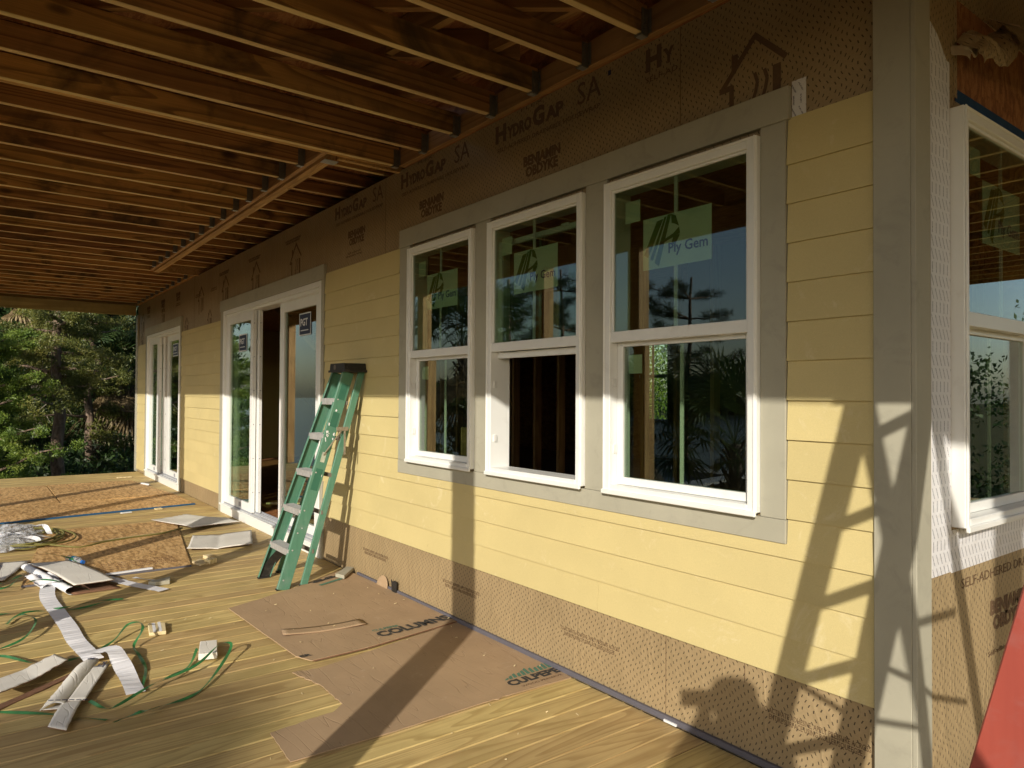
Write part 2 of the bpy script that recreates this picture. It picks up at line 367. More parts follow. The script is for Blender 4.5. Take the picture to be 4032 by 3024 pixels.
def link(name, me, mat=None, parent=None, **k):
    o = bpy.data.objects.new(name, me); COL.objects.link(o)
    if mat is not None and me is not None and not me.materials: me.materials.append(M[mat] if isinstance(mat, str) else mat)
    if parent: o.parent = parent
    for a, v in k.items(): o[a] = v
    return o
def ob(name, mb, mat, parent=None, bevel=0, smooth=False, **k): return link(name, mb.mesh(name, smooth, bevel), mat, parent, **k)
def thing(name, label, cat, loc=(0, 0, 0), group=None):
    o = link(name, None); o.location = loc; o['label'] = label; o['category'] = cat
    if group: o['group'] = group
    return o
def tag(o, label, cat, group=None):
    o['label'] = label; o['category'] = cat
    if group: o['group'] = group
    return o
def box(name, a, mat, parent=None, bevel=0, **k): return ob(name, MB().box(*a), mat, parent, bevel, **k)

def text(body, mat, parent, fit, place, name='lettering', thick=.0006, bold=0., shear=0.):
    """fit=(width,height) of the printed block; place(u,v)->world matrix maker"""
    c = bpy.data.curves.new('t', 'FONT'); c.body = body; c.extrude = .01; c.offset = bold; c.shear = shear; c.align_x = 'CENTER' if '\n' in body else 'LEFT'; c.space_line = .85; c.resolution_u = 2
    t = bpy.data.objects.new('t', c); COL.objects.link(t)
    me = bpy.data.meshes.new_from_object(t.evaluated_get(bpy.context.evaluated_depsgraph_get()))
    bpy.data.objects.remove(t)
    n = len(me.vertices); co = np.empty(n*3); me.vertices.foreach_get('co', co); co = co.reshape(-1, 3)
    lo, hi = co.min(0), co.max(0); co = (co-lo)/(hi-lo)
    co[:, 0] *= fit[0]; co[:, 1] *= fit[1]; co[:, 2] = co[:, 2]*thick
    co4 = np.c_[co, np.ones(n)]@np.array(place).T
    me.vertices.foreach_set('co', co4[:, :3].ravel()); me.update(); me.name = name
    me.materials.clear(); me.materials.append(M[mat])
    return link(name, me, None, parent)
def on_wall(x, z, y):  return Matrix(((1, 0, 0, x), (0, 0, -1, y), (0, 1, 0, z), (0, 0, 0, 1)))
def on_return(y, z, x): return Matrix(((0, 0, 1, x), (1, 0, 0, y), (0, 1, 0, z), (0, 0, 0, 1)))
def on_deck(x, y, z, ang):
    c, s_ = math.cos(ang), math.sin(ang); return Matrix(((c, -s_, 0, x), (s_, c, 0, y), (0, 0, 1, z), (0, 0, 0, 1)))

# ------------------------------------------------------------------ ground and water
def sheet(name, x0, x1, y0, y1, z, mat, **k):
    me = bpy.data.meshes.new(name); me.from_pydata([(x0, y0, z), (x1, y0, z), (x1, y1, z), (x0, y1, z)], [], [(0, 1, 2, 3)])
    return link(name, me, mat, None, **k)
sheet('ground', -600, 600, -13, 600, -2.75, 'ground', kind='structure')
sheet('water', -900, 900, -900, -11, -2.9, 'water', kind='structure')
bank = MB().grid(lambda a, b: (-80+160*a, -11.5-2.2*b, -2.72-.5*b+.12*mnoise.noise(Vector((a*60, b*3, 0)))), 80, 4, .2)
ob('river_bank', bank, 'ground', None, smooth=True, kind='structure')

# ------------------------------------------------------------------ deck
deck = link('deck', MB().box(-14.7, 2.4, -2.82, -.02, -.30, -.031).box(-1.0, 2.4, -.02, 9.1, -.30, -.032).mesh('deck'), 'beam', None, kind='structure')
def board_mesh(y0, y1): return MB().box(0, .1355, y0, y1, -.028, 0).mesh('board', bevel=.004)
bm_short = board_mesh(-2.9, -.001); bm_long = board_mesh(-2.9, 9.2)
x = -14.785
while x < 2.35:
    o = link('board', bm_long if x > -1.06 else bm_short, 'deck', deck); o.location = (x, random.uniform(-.003, .0)+.0, random.uniform(-.0012, .0012)); x += .14

# ------------------------------------------------------------------ house
house = thing('house', 'yellow lap-sided house wall under construction with brown housewrap and grey trim', 'house', (0, 0, 0))
# openings: (x0,x1,z0,z1)
OP = [(-13.96, -11.50, .10, 2.46), (-9.16, -6.12, .10, 2.46), (-4.47, -3.67, 1.00, 2.49), (-3.485, -2.67, 1.00, 2.49), (-2.49, -1.655, 1.00, 2.49)]
def wall_cells(x0, x1, z0, z1, ops):
    xs = [x0]; out = []
    for a, b, c, d in ops:
        out.append((xs[-1], a, z0, z1)); out.append((a, b, z0, c)); out.append((a, b, d, z1)); xs.append(b)
    out.append((xs[-1], x1, z0, z1)); return out
sh = MB(); wrp = MB(); inn = MB()
for a, b, c, d in wall_cells(-15.05, -1.085, .0, 3.117, OP):
    wrp.box(a, b, .0, .004, c, d); sh.box(a, b, .004, .018, c, d); inn.box(a, b, .018, .13, c, d)
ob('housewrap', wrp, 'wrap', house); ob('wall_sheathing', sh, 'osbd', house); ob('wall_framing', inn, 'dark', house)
# upper wall above ledger (osb) and recess part
box('upper_sheathing', (-4.60, 2.4, -.012, .002, 3.118, 3.42), 'osbd', house).data
box('upper_sheathing', (-15.05, -10.66, -.012, .002, 3.118, 3.42), 'osbd', house)
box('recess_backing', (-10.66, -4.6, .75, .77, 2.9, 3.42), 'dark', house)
# other sides, floor, foundation, roof slab (so that the inside is dark)
box('end_wall', (-15.05, -15.03, .0, 9., -.2, 3.4), 'siding', house)
box('back_wall', (-15.05, -10.54, 9., 9.1, -.2, 3.4), 'osbd', house)
box('back_wall', (-10.54, -9.8, 9., 9.1, -.2, .98), 'osbd', house); box('back_wall', (-10.54, -9.8, 9., 9.1, 2.75, 3.4), 'osbd', house)
box('back_wall', (-9.8, -1.085, 9., 9.1, -.2, 3.4), 'osbd', house)
ob('back_window_bars', MB().box(-10.54, -9.8, 8.97, 9.0, 1.85, 1.92).box(-10.19, -10.15, 8.975, 8.995, .98, 2.75), 'vinyl_in', house)
box('interior_floor', (-15.0, -1.1, .135, 9., -.05, .12), 'osbd', house)
box('foundation', (-15.0, -1.2, .05, 8.9, -2.8, -.21), 'foundation', house)
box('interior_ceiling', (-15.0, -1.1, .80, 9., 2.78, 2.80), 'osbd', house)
# partition of studs inside
xx = -12.0
while xx < -1.7:
    o = box('stud', (0, .038, 2.6, 2.69, .12, 2.78), 'stud', house); o.location = (xx, 0, 0); xx += .4064
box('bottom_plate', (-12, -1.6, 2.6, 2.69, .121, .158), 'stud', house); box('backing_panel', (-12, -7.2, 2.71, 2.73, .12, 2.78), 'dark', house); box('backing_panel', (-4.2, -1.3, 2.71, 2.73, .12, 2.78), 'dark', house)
for i in range(9):      # stair and stacked lumber seen through the open door
    box('lumber', (-10.6+.02*i, -8.4-.05*i, 1.9, 2.3, .125+.09*i, .125+.09*i+.055), 'stud', house)
ob('stair_stringer', MB().beam((-10.4, 1.2, 1.7), (-8.6, 1.9, .15), (.04, -.02, 0), (.02, .05, .25)), 'stud', house)
ob('roof_brace', MB().beam((-9.4, .5, 2.75), (-7.9, .7, 1.9), (.04, -.02, 0), (.0, .02, .09)), 'stud', house)
for i, (a, b) in enumerate((((-8.7, .9), (-7.6, .4)), ((-8.5, .3), (-7.7, 1.1)), ((-8.3, 1.3), (-7.5, .6)))):
    ob('loose_board', MB().beam((a[0], a[1], .13+.02*i), (b[0], b[1], .15+.03*i), (.03, .08, 0), (0, 0, .018)), 'block', house)

# siding boards ---------------------------------------------------
def lap(x0, x1, z, top=.184, yb=-.021):
    m_ = MB(); b = 0
    prof = [(yb, z), (yb+.009, z), (-.001, z+top), (-.008, z+top)] if top > .15 else [(yb, z), (yb+.009, z), (yb+.010, z+top), (yb+.004, z+top)]
    m_.v = [(xx_, p[0]-.000, p[1]) for xx_ in (x0, x1) for p in prof]
    m_.f = [(0, 1, 2, 3), (4, 7, 6, 5), (0, 4, 5, 1), (1, 5, 6, 2), (2, 6, 7, 3), (3, 7, 4, 0)]
    return ob('siding_board', m_, 'siding', house)
def lapmesh(L, top=.184): 
    return None
E_ = .151
seams = {0: [-2.56], 1: [-3.62], 2: [-4.95], 3: [], 4: [], }
for k in range(3):
    xs = [-6.03]+seams[k]+[-1.199]
    for a, b in zip(xs[:-1], xs[1:]): lap(a, b-.0015, .387+E_*k)
for k in range(3, 14):
    z = .387+E_*k
    if k == 3: lap(-4.66, -1.52, z, .053); 
    xs = [-6.03, -4.645]
    if k in (3, 6): xs = [-6.03, -4.98 if k == 3 else -5.3, -4.645]
    for a, b in zip(xs[:-1], xs[1:]): lap(a, b-.0015, z)
    lap(-1.532, -1.199, z)
for k in range(15): 
    lap(-11.43, -9.335, .206+E_*k, .184 if k < 14 else .06)
for k in range(15): lap(-14.9, -14.2, .052+E_*k)

# trim -------------------------------------------------------------
def trim(*a): return box('trim_board', a, 'trim', house, .002)
trim(-1.198, -1.0745, -.030, -.001, .0, 3.6); trim(-1.074, -1.058, -.029, .083, .0, 3.6)      # corner
trim(-15.06, -14.9, -.03, -.001, .0, 2.93)
trim(-4.64, -1.522, -.026, -.001, 2.527, 2.657)
trim(-4.64, -1.535, -.024, -.001, .893, .984)
trim(-4.638, -4.482, -.022, -.001, .985, 2.526); trim(-1.646, -1.536, -.022, -.001, .985, 2.526)
trim(-3.655, -3.497, -.022, -.001, .985, 2.526); trim(-2.655, -2.503, -.022, -.001, .985, 2.526)
for (a, b, c, d) in ((-9.335, -6.03, -9.187, -6.092), (-14.14, -11.42, -13.985, -11.49)):
    trim(a, b, -.032, -.001, 2.482, 2.616); trim(a+.02, c, -.026, -.001, .0, 2.481); trim(d, b-.008, -.026, -.001, .0, 2.481)
# flashing strip
fl = MB()
fl.box(-5.32, -1.199, -.020, -.0005, .004, .030)
ob('base_flashing', fl, 'flash', house, .003)
fl = MB(); xx = -5.3
while xx < -1.3:
    L_ = random.uniform(.09, .16); fl.prism([(xx, .004), (xx+L_, .004), (xx+L_-.01, -.002+.004), (xx+.02, .0012)], -.024, -.0202, 'xz'); xx += L_+.004
ob('flashing_edge', fl, 'black', house)
box('cap_strip', (-2.13, -2.06, -.028, -.0205, .006, .016), 'paper', house)

# windows ----------------------------------------------------------
def logo(parent, x0, z0, w_, h_, y, place):
    bars = [[(.02, .28), (.10, .22), (.38, .92), (.26, .90)], [(.14, .18), (.19, .15), (.44, .95), (.40, .95)], [(.22, .10), (.30, .02), (.52, .98), (.46, .98)]]
    arc = [[(.52, .98), (.60, .93), (.66, .72), (.58, .78), (.53, .80)], [(.66, .70), (.68, .58), (.30, .42), (.32, .48), (.56, .60)], [(.56, .56), (.68, .56), (.60, .40), (.52, .38)]]
    for poly in bars+arc:
        m_ = MB().prism([(x0+a*w_, z0+b*h_) for a, b in poly], y, y+.0006, 'xz'); ob('sticker_logo', m_, 'stickg', parent)

def window(T, x0, x1, raised=False, big=True, inner=True):
    z0, z1 = .997, 2.497; f = .043; yf, yg = -.046, -.026; zr = 1.715
    fr = MB(); 
    fr.box(x0, x0+f, yf, .10, z0, z1); fr.box(x1-f, x1, yf, .10, z0, z1); fr.box(x0+f, x1-f, yf+.0, .10, z1-f, z1); fr.box(x0+f, x1-f, yf, .10, z0, z0+.03)
    fr.box(x0+.003, x0+.012, yf-.008, yf, z0, z1); fr.box(x1-.012, x1-.003, yf-.008, yf, z0, z1); fr.box(x0+.012, x1-.012, yf-.008, yf, z1-.012, z1-.002); fr.box(x0-.002, x1+.002, yf-.014, yf, z0-.014, z0+.008)
    win = ob('window', fr, 'vinyl', house, .003); win.matrix_local = T
    # upper fixed light
    up = MB(); up.box(x0+f, x1-f, yf+.006, yf+.04, zr, zr+.052)
    up.box(x0+f, x0+f+.012, yg-.008, yg+.01, zr+.052, z1-f); up.box(x1-f-.012, x1-f, yg-.008, yg+.01, zr+.052, z1-f); up.box(x0+f+.012, x1-f-.012, yg-.008, yg+.01, z1-f-.012, z1-f)
    ob('upper_sash', up, 'vinyl', win, .002)
    box('pane', (x0+f+.01, x1-f-.01, yg, yg+.004, zr+.05, z1-f-.01), 'glass', win)
    xm = (x0+x1)/2
    box('muntin', (xm-.009, xm+.009, yg+.006, yg+.013, zr+.053, z1-f-.013), 'vinyl_in', win)
    # lower sash
    dz = .648 if raised else 0.; s = .036; a, b = x0+f+.003, x1-f-.003; lo, hi = z0+.032+dz, zr+.02+dz-.01; y0, y1 = .004, .034
    ls = MB(); ls.box(a, a+s, y0, y1, lo, hi); ls.box(b-s, b, y0, y1, lo, hi); ls.box(a+s, b-s, y0, y1, lo, lo+.036); ls.box(a+s, b-s, y0, y1, hi-.03, hi)
    ls.box(a+.1, a+.16, y0-.012, y0, hi-.012, hi+.004); ls.box(b-.16, b-.1, y0-.012, y0, hi-.012, hi+.004)
    ob('lower_sash', ls, 'vinyl', win, .002)
    box('pane', (a+s-.002, b-s+.002, .017, .021, lo+.034, hi-.028), 'glass', win)
    box('muntin', (xm-.009, xm+.009, .023, .030, lo+.037, hi-.031), 'vinyl_in', win)
    cl = MB(); cl.box(x0+f, x0+f+.008, -.02, .0, 1.18, 1.22); cl.box(x0+f, x0+f+.008, -.02, .0, 1.50, 1.54)
    ob('sash_latch', cl, 'vinyl_in', win)
    # stickers behind the glass
    ys = yg+.0055; sw = .385; sx = x0+.235
    if big:
        st = ob('sticker', MB().box(sx, sx+sw, ys, ys+.0004, 2.04, 2.278), 'stick', win)
        box('sticker', (sx-.115, sx-.02, ys, ys+.0004, 2.28, 2.382), 'stick', win)
        logo(win, sx, 2.045, .32, .235, ys-.0012, None)
        t1 = text('Ply Gem', 'navy', win, (.215, .062), on_wall(sx+.152, 2.085, ys-.0014), 'lettering', .0005, .015)
        if not raised: box('sticker', (x0+.105, x0+.19, .0225, .0229, 1.565, 1.655), 'stick', win)
    return win
I = Matrix.Identity(4)
window(I, -4.478, -3.658); window(I, -3.494, -2.659, True); window(I, -2.50, -1.648)
# plain wooden block on the sill inside the left window
box('block', (-4.02, -3.86, .12, .16, 1.05, 1.24), 'post', house)

# sliding doors ----------------------------------------------------
def slider(x0, x1, leaves, stick, label=None):
    z0, z1 = .05, 2.479; f = .05
    fr = MB(); fr.box(x0, x0+f, -.03, .14, .11, z1); fr.box(x1-f, x1, -.03, .14, .11, z1); fr.box(x0+f, x1-f, -.03, .14, z1-f, z1)
    fr.box(x0+f, x1-f, -.005, .14, z1-f-.03, z1-f-.0); fr.box(x0+f, x0+f+.02, .0, .03, .13, z1-f-.03)
    d = ob('sliding_door', fr, 'vinyl', house, .003)
    ob('door_sill', MB().box(x0-.01, x1+.02, -.034, .14, .0, .095).box(x0, x1, -.055, .14, .0955, .118), 'vinyl', d, .003)
    ob('door_track', MB().box(x0+f, x1-f, .047, .052, .1185, .14).box(x0+f, x1-f, -.012, -.006, .1185, .132).box(x0+f, x1-f, .102, .106, .1185, .14), 'track', d)
    for (a, b, y0, g0, g1) in leaves:
        lf = MB(); y1 = y0+.04; lo, hi = .125, 2.40
        lf.box(a, g0, y0, y1, lo, hi); lf.box(g1, b, y0, y1, lo, hi); lf.box(g0, g1, y0, y1, lo, .225); lf.box(g0, g1, y0, y1, 2.30, hi)
        ob('door_leaf', lf, 'vinyl', d, .003)
        box('pane', (g0-.003, g1+.003, y0+.017, y0+.022, .223, 2.302), 'glass', d)
        box('weep_label', (g0+.42*(g1-g0)+.1, g0+.42*(g1-g0)+.2, y0-.0008, y0-.0001, .15, .2), 'track', d)
        scr = MB()
        for q in range(6): scr.box(b+.0001, b+.002, y0+.012, y0+.022, .35+.38*q, .36+.38*q)
        ob('screw', scr, 'track', d, kind='stuff')
    for (a, b, zz0, zz1, y) in stick:
        box('sticker', (a, b, y, y+.0006, zz0, zz1), 'paper', d); box('sticker_face', (a+.012*(b-a)/.25, b-.012*(b-a)/.25, y-.0008, y-.0002, zz0+.012, zz1-.012), 'navy', d)
        text('PGT', 'paper', d, ((b-a)*.62, (zz1-zz0)*.34), on_wall(a+(b-a)*.12, zz0+(zz1-zz0)*.42, y-.001), 'lettering', .0005, .03)
        box('sticker_line', (a+.04, b-.06, y-.0012, y-.0006, zz0+.045, zz0+.055), 'paper', d)
    return d
slider(-9.187, -6.092, [(-9.125, -8.10, .0, -9.0, -8.19), (-9.0, -8.045, .052, -8.85, -8.15), (-7.375, -6.145, .052, -7.255, -6.40)],
       [(-8.66, -8.37, 1.955, 2.155, .012), (-6.86, -6.56, 2.03, 2.25, .064)])
slider(-13.985, -11.49, [(-13.92, -13.05, .0, -13.72, -13.25), (-13.8, -12.9, .052, -13.6, -13.05), (-12.72, -11.55, .052, -12.57, -11.80)],
       [(-12.38, -12.02, 2.05, 2.25, .064)])

# printed housewrap lettering --------------------------------------
def wt(body, x0, x1, z0, z1, mat='ink', bold=0., shear=0.): return text(body, mat, house, (x1-x0, z1-z0), on_wall(x0, z0, -.0008), 'lettering', .0005, bold, shear)
for X in (-3.475, -4.665, -5.86):
    wt('H', X, X+.105, 2.972, 3.08, 'ink', .05); wt('YDRO', X+.115, X+.345, 2.972, 3.05, 'ink', .05); wt('G', X+.355, X+.46, 2.970, 3.082, 'ink', .05); wt('AP', X+.47, X+.62, 2.972, 3.05, 'ink', .05)
    wt('SA', X+.73, X+.905, 2.975, 3.09)
    wt('SELF-ADHERED DRAINABLE HOUSEWRAP', X+.02, X+.90, 2.915, 2.940); wt('FLEX', X+.25, X+.45, 3.095, 3.113)
wt('H', -2.27, -2.175, 2.977, 3.085, 'ink', .05); wt('Y', -2.165, -2.10, 2.977, 3.05, 'ink', .05); wt('SELF-AD', -2.27, -2.08, 2.928, 2.952)
for X in (-3.20, -4.39, -5.585): wt('BENJAMIN\nOBDYKE', X, X+.32, 2.70, 2.825, 'ink', .05)
for X in (-11.9, -12.98, -14.17): wt('BENJAMIN\nOBDYKE', X, X+.28, 2.88, 3.01, 'ink', .06); 
for X in (-11.9, -12.98, -14.17, -9.9, -10.7, -5.62): wt('Self-adhered\ndrainable wrap', X, X+.30, 2.80 if X != -5.62 else 2.60, 2.85 if X != -5.62 else 2.65)
def house_sym(x, z, s):
    st = MB()
    def seg(a, b, t=.09):
        a, b = Vector((x+a[0]*s, 0, z+a[1]*s)), Vector((x+b[0]*s, 0, z+b[1]*s)); dr = (b-a).normalized(); nn = Vector((-dr.z, 0, dr.x))*t*s/2
        k = -.001-.00012*(len(st.v)//8); st.beam(a-nn+Vector((0, k, 0)), b-nn+Vector((0, k, 0)), nn*2, (0, .0006, 0))
    seg((-.62, .02), (.02, .72)); seg((.0, .75), (.58, .18)); seg((-.42, .05), (-.42, -.75)); seg((-.40, .02), (-.66, .02), .1); seg((-.36, .30), (-.36, .55), .12)
    for q in (.02, .20):
        for j in range(5): seg((q+.05*math.sin(j*1.4), .12-.16*j), (q+.05*math.sin((j+1)*1.4), .12-.16*(j+1)), .06)
    seg((.42, .12), (.42, -.6), .14); return ob('house_symbol', st, 'ink', house)
for X, Z, S in ((-1.69, 2.74, .25), (-6.80, 2.745, .25), (-8.02, 2.745, .25), (-9.21, 2.745, .25), (-10.39, 2.745, .25), (-14.55, 2.745, .25), (-12.8, 2.745, .2), (-9.93, 2.44, .18), (-11.2, 2.44, .18), (-14.6, 2.42, .18)):
    house_sym(X, Z, S)
for X in (-14.7, -10.56, -5.25, -4.045, -2.86, -1.652): wt('TO ACTIVATE ADHESIVE, APPLY PRESSURE ACROSS\nENTIRE SURFACE USING ROLLER/SQUEEGEE', X, X+.43, .192, .240)
for X in (-8.3, -7.1, -9.5): wt('TO ACTIVATE ADHESIVE, APPLY PRESSURE ACROSS\nENTIRE SURFACE USING ROLLER/SQUEEGEE', X, X+.43, 2.95, 2.995)
wt('SURE\nSQUE', -1.33, -1.215, 3.02, 3.1)
wt("10' 5/4", -1.63, -1.57, 2.485, 2.51, 'ink')
for X, a, b in ((-2.14, .03, .386), (-1.73, .30, .386), (-2.065, 2.66, 3.116), (-4.91, 2.53, 3.116), (-9.5, 2.6, 3.1), (-10.75, 2.4, 3.1)):
    box('wrap_seam', (X-.0012, X+.0012, -.0011, -.0004, a, b), 'ink', house)
box('blue_staple_tab', (-2.52, -2.50, -.0016, -.0004, 3.055, 3.08), 'navy', house)
# tape scrap by the header end
box('flashing_tape', (-1.520, -1.462, -.0025, -.0005, 2.53, 2.675), 'tape', house)

# ------------------------------------------------------------------ return wall (faces +x)
XR = -1.07
TR = Matrix.Translation((XR, 0, 0))@Matrix.Rotation(PI/2, 4, 'Z')       # local u -> +y, local -y -> +x
rw = MB(); so_ = MB()
for a, b, c, d in ((0., .31, 0., 3.6), (.31, 1.07, 0., 1.0), (.31, 1.07, 2.49, 2.535), (1.07, 9., 0., 2.535)):
    so_.box(XR-.1, XR-.006, a+.003, b, c, d); rw.box(XR-.006, XR-.001, a+.003, b, c, d)
so_.box(XR-.1, XR-.006, .313, 9., 2.535, 3.6)
ob('wall_sheathing', so_, 'osbd', house)
rw.box(XR-.006, XR-.001, .31, 9., 2.92, 3.6)
rw.box(XR-.006, XR-.001, .313, .34, 2.55, 2.919)
ob('housewrap', rw, 'wrapr', house)
winr = window(TR, .272, 1.125)
# blue painted osb edge, tape, torn wrap
g_ = MB().grid(lambda a, b: (XR-.0045, .315+1.0*a, 2.505+b*(.055+.012*mnoise.noise(Vector((a*14, 3, 0))))), 40, 1, .001)
blue = simple('blue_edge_paint', (.015, .055, .13), .7, 20, .25)
ob('osb_blue_edge', MB().box(XR-.0055, XR-.003, .33, 1.5, 2.536, 2.585), blue, house)
ob('flashing_tape', MB().box(XR-.0008, XR+.0012, .112, .268, .84, 2.66).prism([(.112, 2.66), (.112, 2.76), (.17, 2.73), (.245, 2.66)], XR-.0008, XR+.0012, 'yz'), 'tape', house)
ob('flashing_tape', MB().box(XR-.0008, XR+.0016, .269, 1.6, .835, .985), 'tape', house)
M['wrapback'] = simple('wrap_back_film', (.46, .38, .26), .4, 8, .15, bmp=.1)
def flap(pts, curl, mt='wrapr', name='torn_wrap'):
    a, b, c, d = [Vector(p) for p in pts]
    def P(u, v):
        q = (a*(1-u)+b*u)*(1-v)+(d*(1-u)+c*u)*v
        return (q.x+curl*math.sin(v*PI*.75)+.012*mnoise.noise(q*8)+.022*abs(mnoise.noise(q*19)), q.y+.02*mnoise.noise(q*11+Vector((3, 0, 0))), q.z+.018*math.sin(u*7)+.012*mnoise.noise(q*17))
    return ob(name, MB().grid(P, 28, 14, .0015), mt, house)
flap([(XR+.004, .30, 2.75), (XR+.004, .72, 2.93), (XR+.05, .66, 2.76), (XR+.03, .37, 2.66)], .05)
flap([(XR+.004, .62, 2.93), (XR+.004, 1.5, 2.98), (XR+.07, 1.5, 2.80), (XR+.06, .60, 2.71)], .10, 'wrapback')
flap([(XR+.004, .27, 2.70), (XR+.004, .36, 2.78), (XR+.03, .40, 2.74), (XR+.03, .32, 2.66)], .02, 'wrapback')
def rtxt(body, y0, y1, z0, z1, bold=0.): return text(body, 'ink', house, (y1-y0, z1-z0), on_return(y0, z0, XR+.0004), 'lettering', .0005, bold)
rtxt('SELF-ADHERED DRAINABLE', .355, 1.25, .765, .80); rtxt('BENJAMIN\nOBDYKE', .625, 1.02, .555, .675, .05); rtxt('Self-adhered wrap', .6, .95, .46, .485)

# ------------------------------------------------------------------ porch ceiling framing
roof = thing('porch_ceiling_framing', 'open wooden joists, ledger and boxed beam roofing the porch', 'ceiling framing')
ob('osb_deck_above', MB().box(-15.3, -4.2, -2.87, 9.2, 3.262, 3.30).box(-4.2, 2.6, -2.87, 9.2, 3.42, 3.46), 'osbd', roof)
box('ledger', (-4.602, 2.4, -.052, -.013, 3.117, 3.247), 'ledger', roof, .002); box('ledger', (-15.0, -10.62, -.052, -.013, 3.117, 3.247), 'ledger', roof, .002)
jm = MB().box(-.038, 0, -2.76, -.054, 3.121, 3.256).mesh('joist', bevel=.003); jh = MB().box(-.038, 0, -2.76, -.612, 3.121, 3.256).mesh('joist', bevel=.003)
jl = MB().box(-.038, 0, -2.76, -.054, 3.121, 3.256).mesh('joist', bevel=.003); jx = MB().box(-1.0, 2.49, 0, .038, 3.121, 3.256).mesh('joist', bevel=.003)
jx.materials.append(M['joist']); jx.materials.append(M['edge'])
for p in jx.polygons: p.material_index = 1 if p.normal.z < -.6 else 0  # downward faces take the pine with the deck bounce coloured in
def hg(y):
    h = MB(); h.box(-.042, .003, y-.05, y, 3.112, 3.1145); h.box(.0005, .003, y-.045, y-.002, 3.1145, 3.235); h.box(-.0415, -.0385, y-.045, y-.002, 3.1145, 3.235)
    h.box(.003, .022, y-.0025, y, 3.125, 3.235); h.box(-.061, -.0415, y-.0025, y, 3.125, 3.235)
    for q in range(5): h.box(.003, .007, y-.03, y-.024, 3.135+.02*q, 3.141+.02*q)
    return h
def edged(me):  # pale lit-from-below colour on downward faces, darker pine on the sides
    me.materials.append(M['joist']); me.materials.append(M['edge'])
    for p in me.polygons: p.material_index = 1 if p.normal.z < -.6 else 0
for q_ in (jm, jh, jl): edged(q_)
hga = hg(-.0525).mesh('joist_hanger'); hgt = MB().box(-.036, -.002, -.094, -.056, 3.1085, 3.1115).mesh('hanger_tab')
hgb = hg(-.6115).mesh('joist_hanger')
for k in range(-11, 32):
    xj = -2.211-.3985*k
    if xj > -1.0: me, hm = jl, None
    elif 6 < k < 21: me, hm = jh, hgb
    else: me, hm = jm, hga
    j = link('joist', me, 'joist', roof); j.location = (xj, 0, 0)
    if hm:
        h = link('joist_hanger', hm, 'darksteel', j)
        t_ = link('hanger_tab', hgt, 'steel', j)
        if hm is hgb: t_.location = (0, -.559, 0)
for k in range(23):
    j = link('joist', jx, None, roof); j.location = (0, .15+.4064*k, 0)
# trimmer joists doubled
for xx in (-4.641, -10.618): box('joist', (xx-.038, xx-.001, -2.76, -.055, 3.121, 3.256), 'joist', roof, .003)
box('trimmer', (-4.722, -4.682, -.48, .7, 3.105, 3.235), 'header', roof, .002); box('trimmer', (-10.579, -10.54, -.48, .7, 3.105, 3.235), 'header', roof, .002)
box('header_beam', (-10.615, -4.645, -.61, -.572, 3.118, 3.256), 'header', roof, .003); box('header_beam', (-10.60, -4.72, -.566, -.528, 3.100, 3.24), 'header', roof, .003); box('header_beam', (-10.60, -4.72, -.526, -.49, 3.102, 3.24), 'header', roof, .003)
box('connector_plate', (-4.80, -4.715, -.572, -.47, 3.094, 3.0985), 'steel', roof)
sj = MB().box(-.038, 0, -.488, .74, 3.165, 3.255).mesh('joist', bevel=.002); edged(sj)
for k in range(14):
    j = link('joist', sj, None, roof); j.location = (-4.98-.4*k, 0, random.uniform(-.006, .006))
# joist blocking strips and diagonal lumber above the near joists
dg = MB().box(-1.6, 1.6, -.019, .019, 3.262, 3.415).mesh('diagonal_rafter', bevel=.002)
for i in range(9):
    d_ = link('diagonal_rafter', dg, 'diag', roof); d_.rotation_euler = (0, 0, math.radians(52)); d_.location = (-4.6+.62*i, -1.45, 0)
dgb = MB().box(-.3, .3, -.02, .02, 3.27, 3.41).mesh('block')
for i, (a, b) in enumerate(((-3.45, -.34), (-2.75, -.30), (-2.05, -.36), (-3.1, -.72), (-1.9, -.9))):
    d_ = link('blocking', dgb, 'diag', roof); d_.rotation_euler = (0, 0, math.radians(8)); d_.location = (a, b, 0)
# outer and end beams
box('rim_board', (-15.16, 2.6, -2.875, -2.84, 3.1205, 3.60), 'header', roof, .003); box('rim_board', (2.5, 2.55, -2.83, 9.2, 2.935, 3.60), 'header', roof, .003); box('end_rim', (-15.20, -15.145, -2.87, -.03, 3.166, 3.45), 'beam', roof)
for a, b in (((-15.1, 2.5), (-2.87, -2.825)), ((-15.1, 2.5), (-2.822, -2.775))): box('outer_beam', (a[0], a[1], b[0], b[1], 2.935, 3.12), 'header', roof, .003)
box('end_beam', (-15.14, -15.10, -2.87, -.034, 2.935, 3.165), 'beam', roof, .003)
box('end_beam', (-15.0985, -15.06, -2.77, -.034, 2.937, 3.13), 'beam', roof, .003)
pg = 'posts along the outer porch edge'
for xx, lb in ((-15.0, 'pine post at the far outer porch corner'), (-10.7, 'pine post outside the far sliding door'), (-9.03, 'pine post between the two sliding doors'), (-6.30, 'pine post opposite the near sliding door'), (-4.85, 'pine post opposite the stepladder, nearer the camera'), (-1.50, 'pine post just left behind the camera'), (1.9, 'pine post right behind the photographer')):
    p_ = box('porch_post', (-.075, .075, -.075, .075, .001, 2.934), 'post', None, .005); p_.location = (xx, -2.80, 0); tag(p_, lb, 'post', pg)

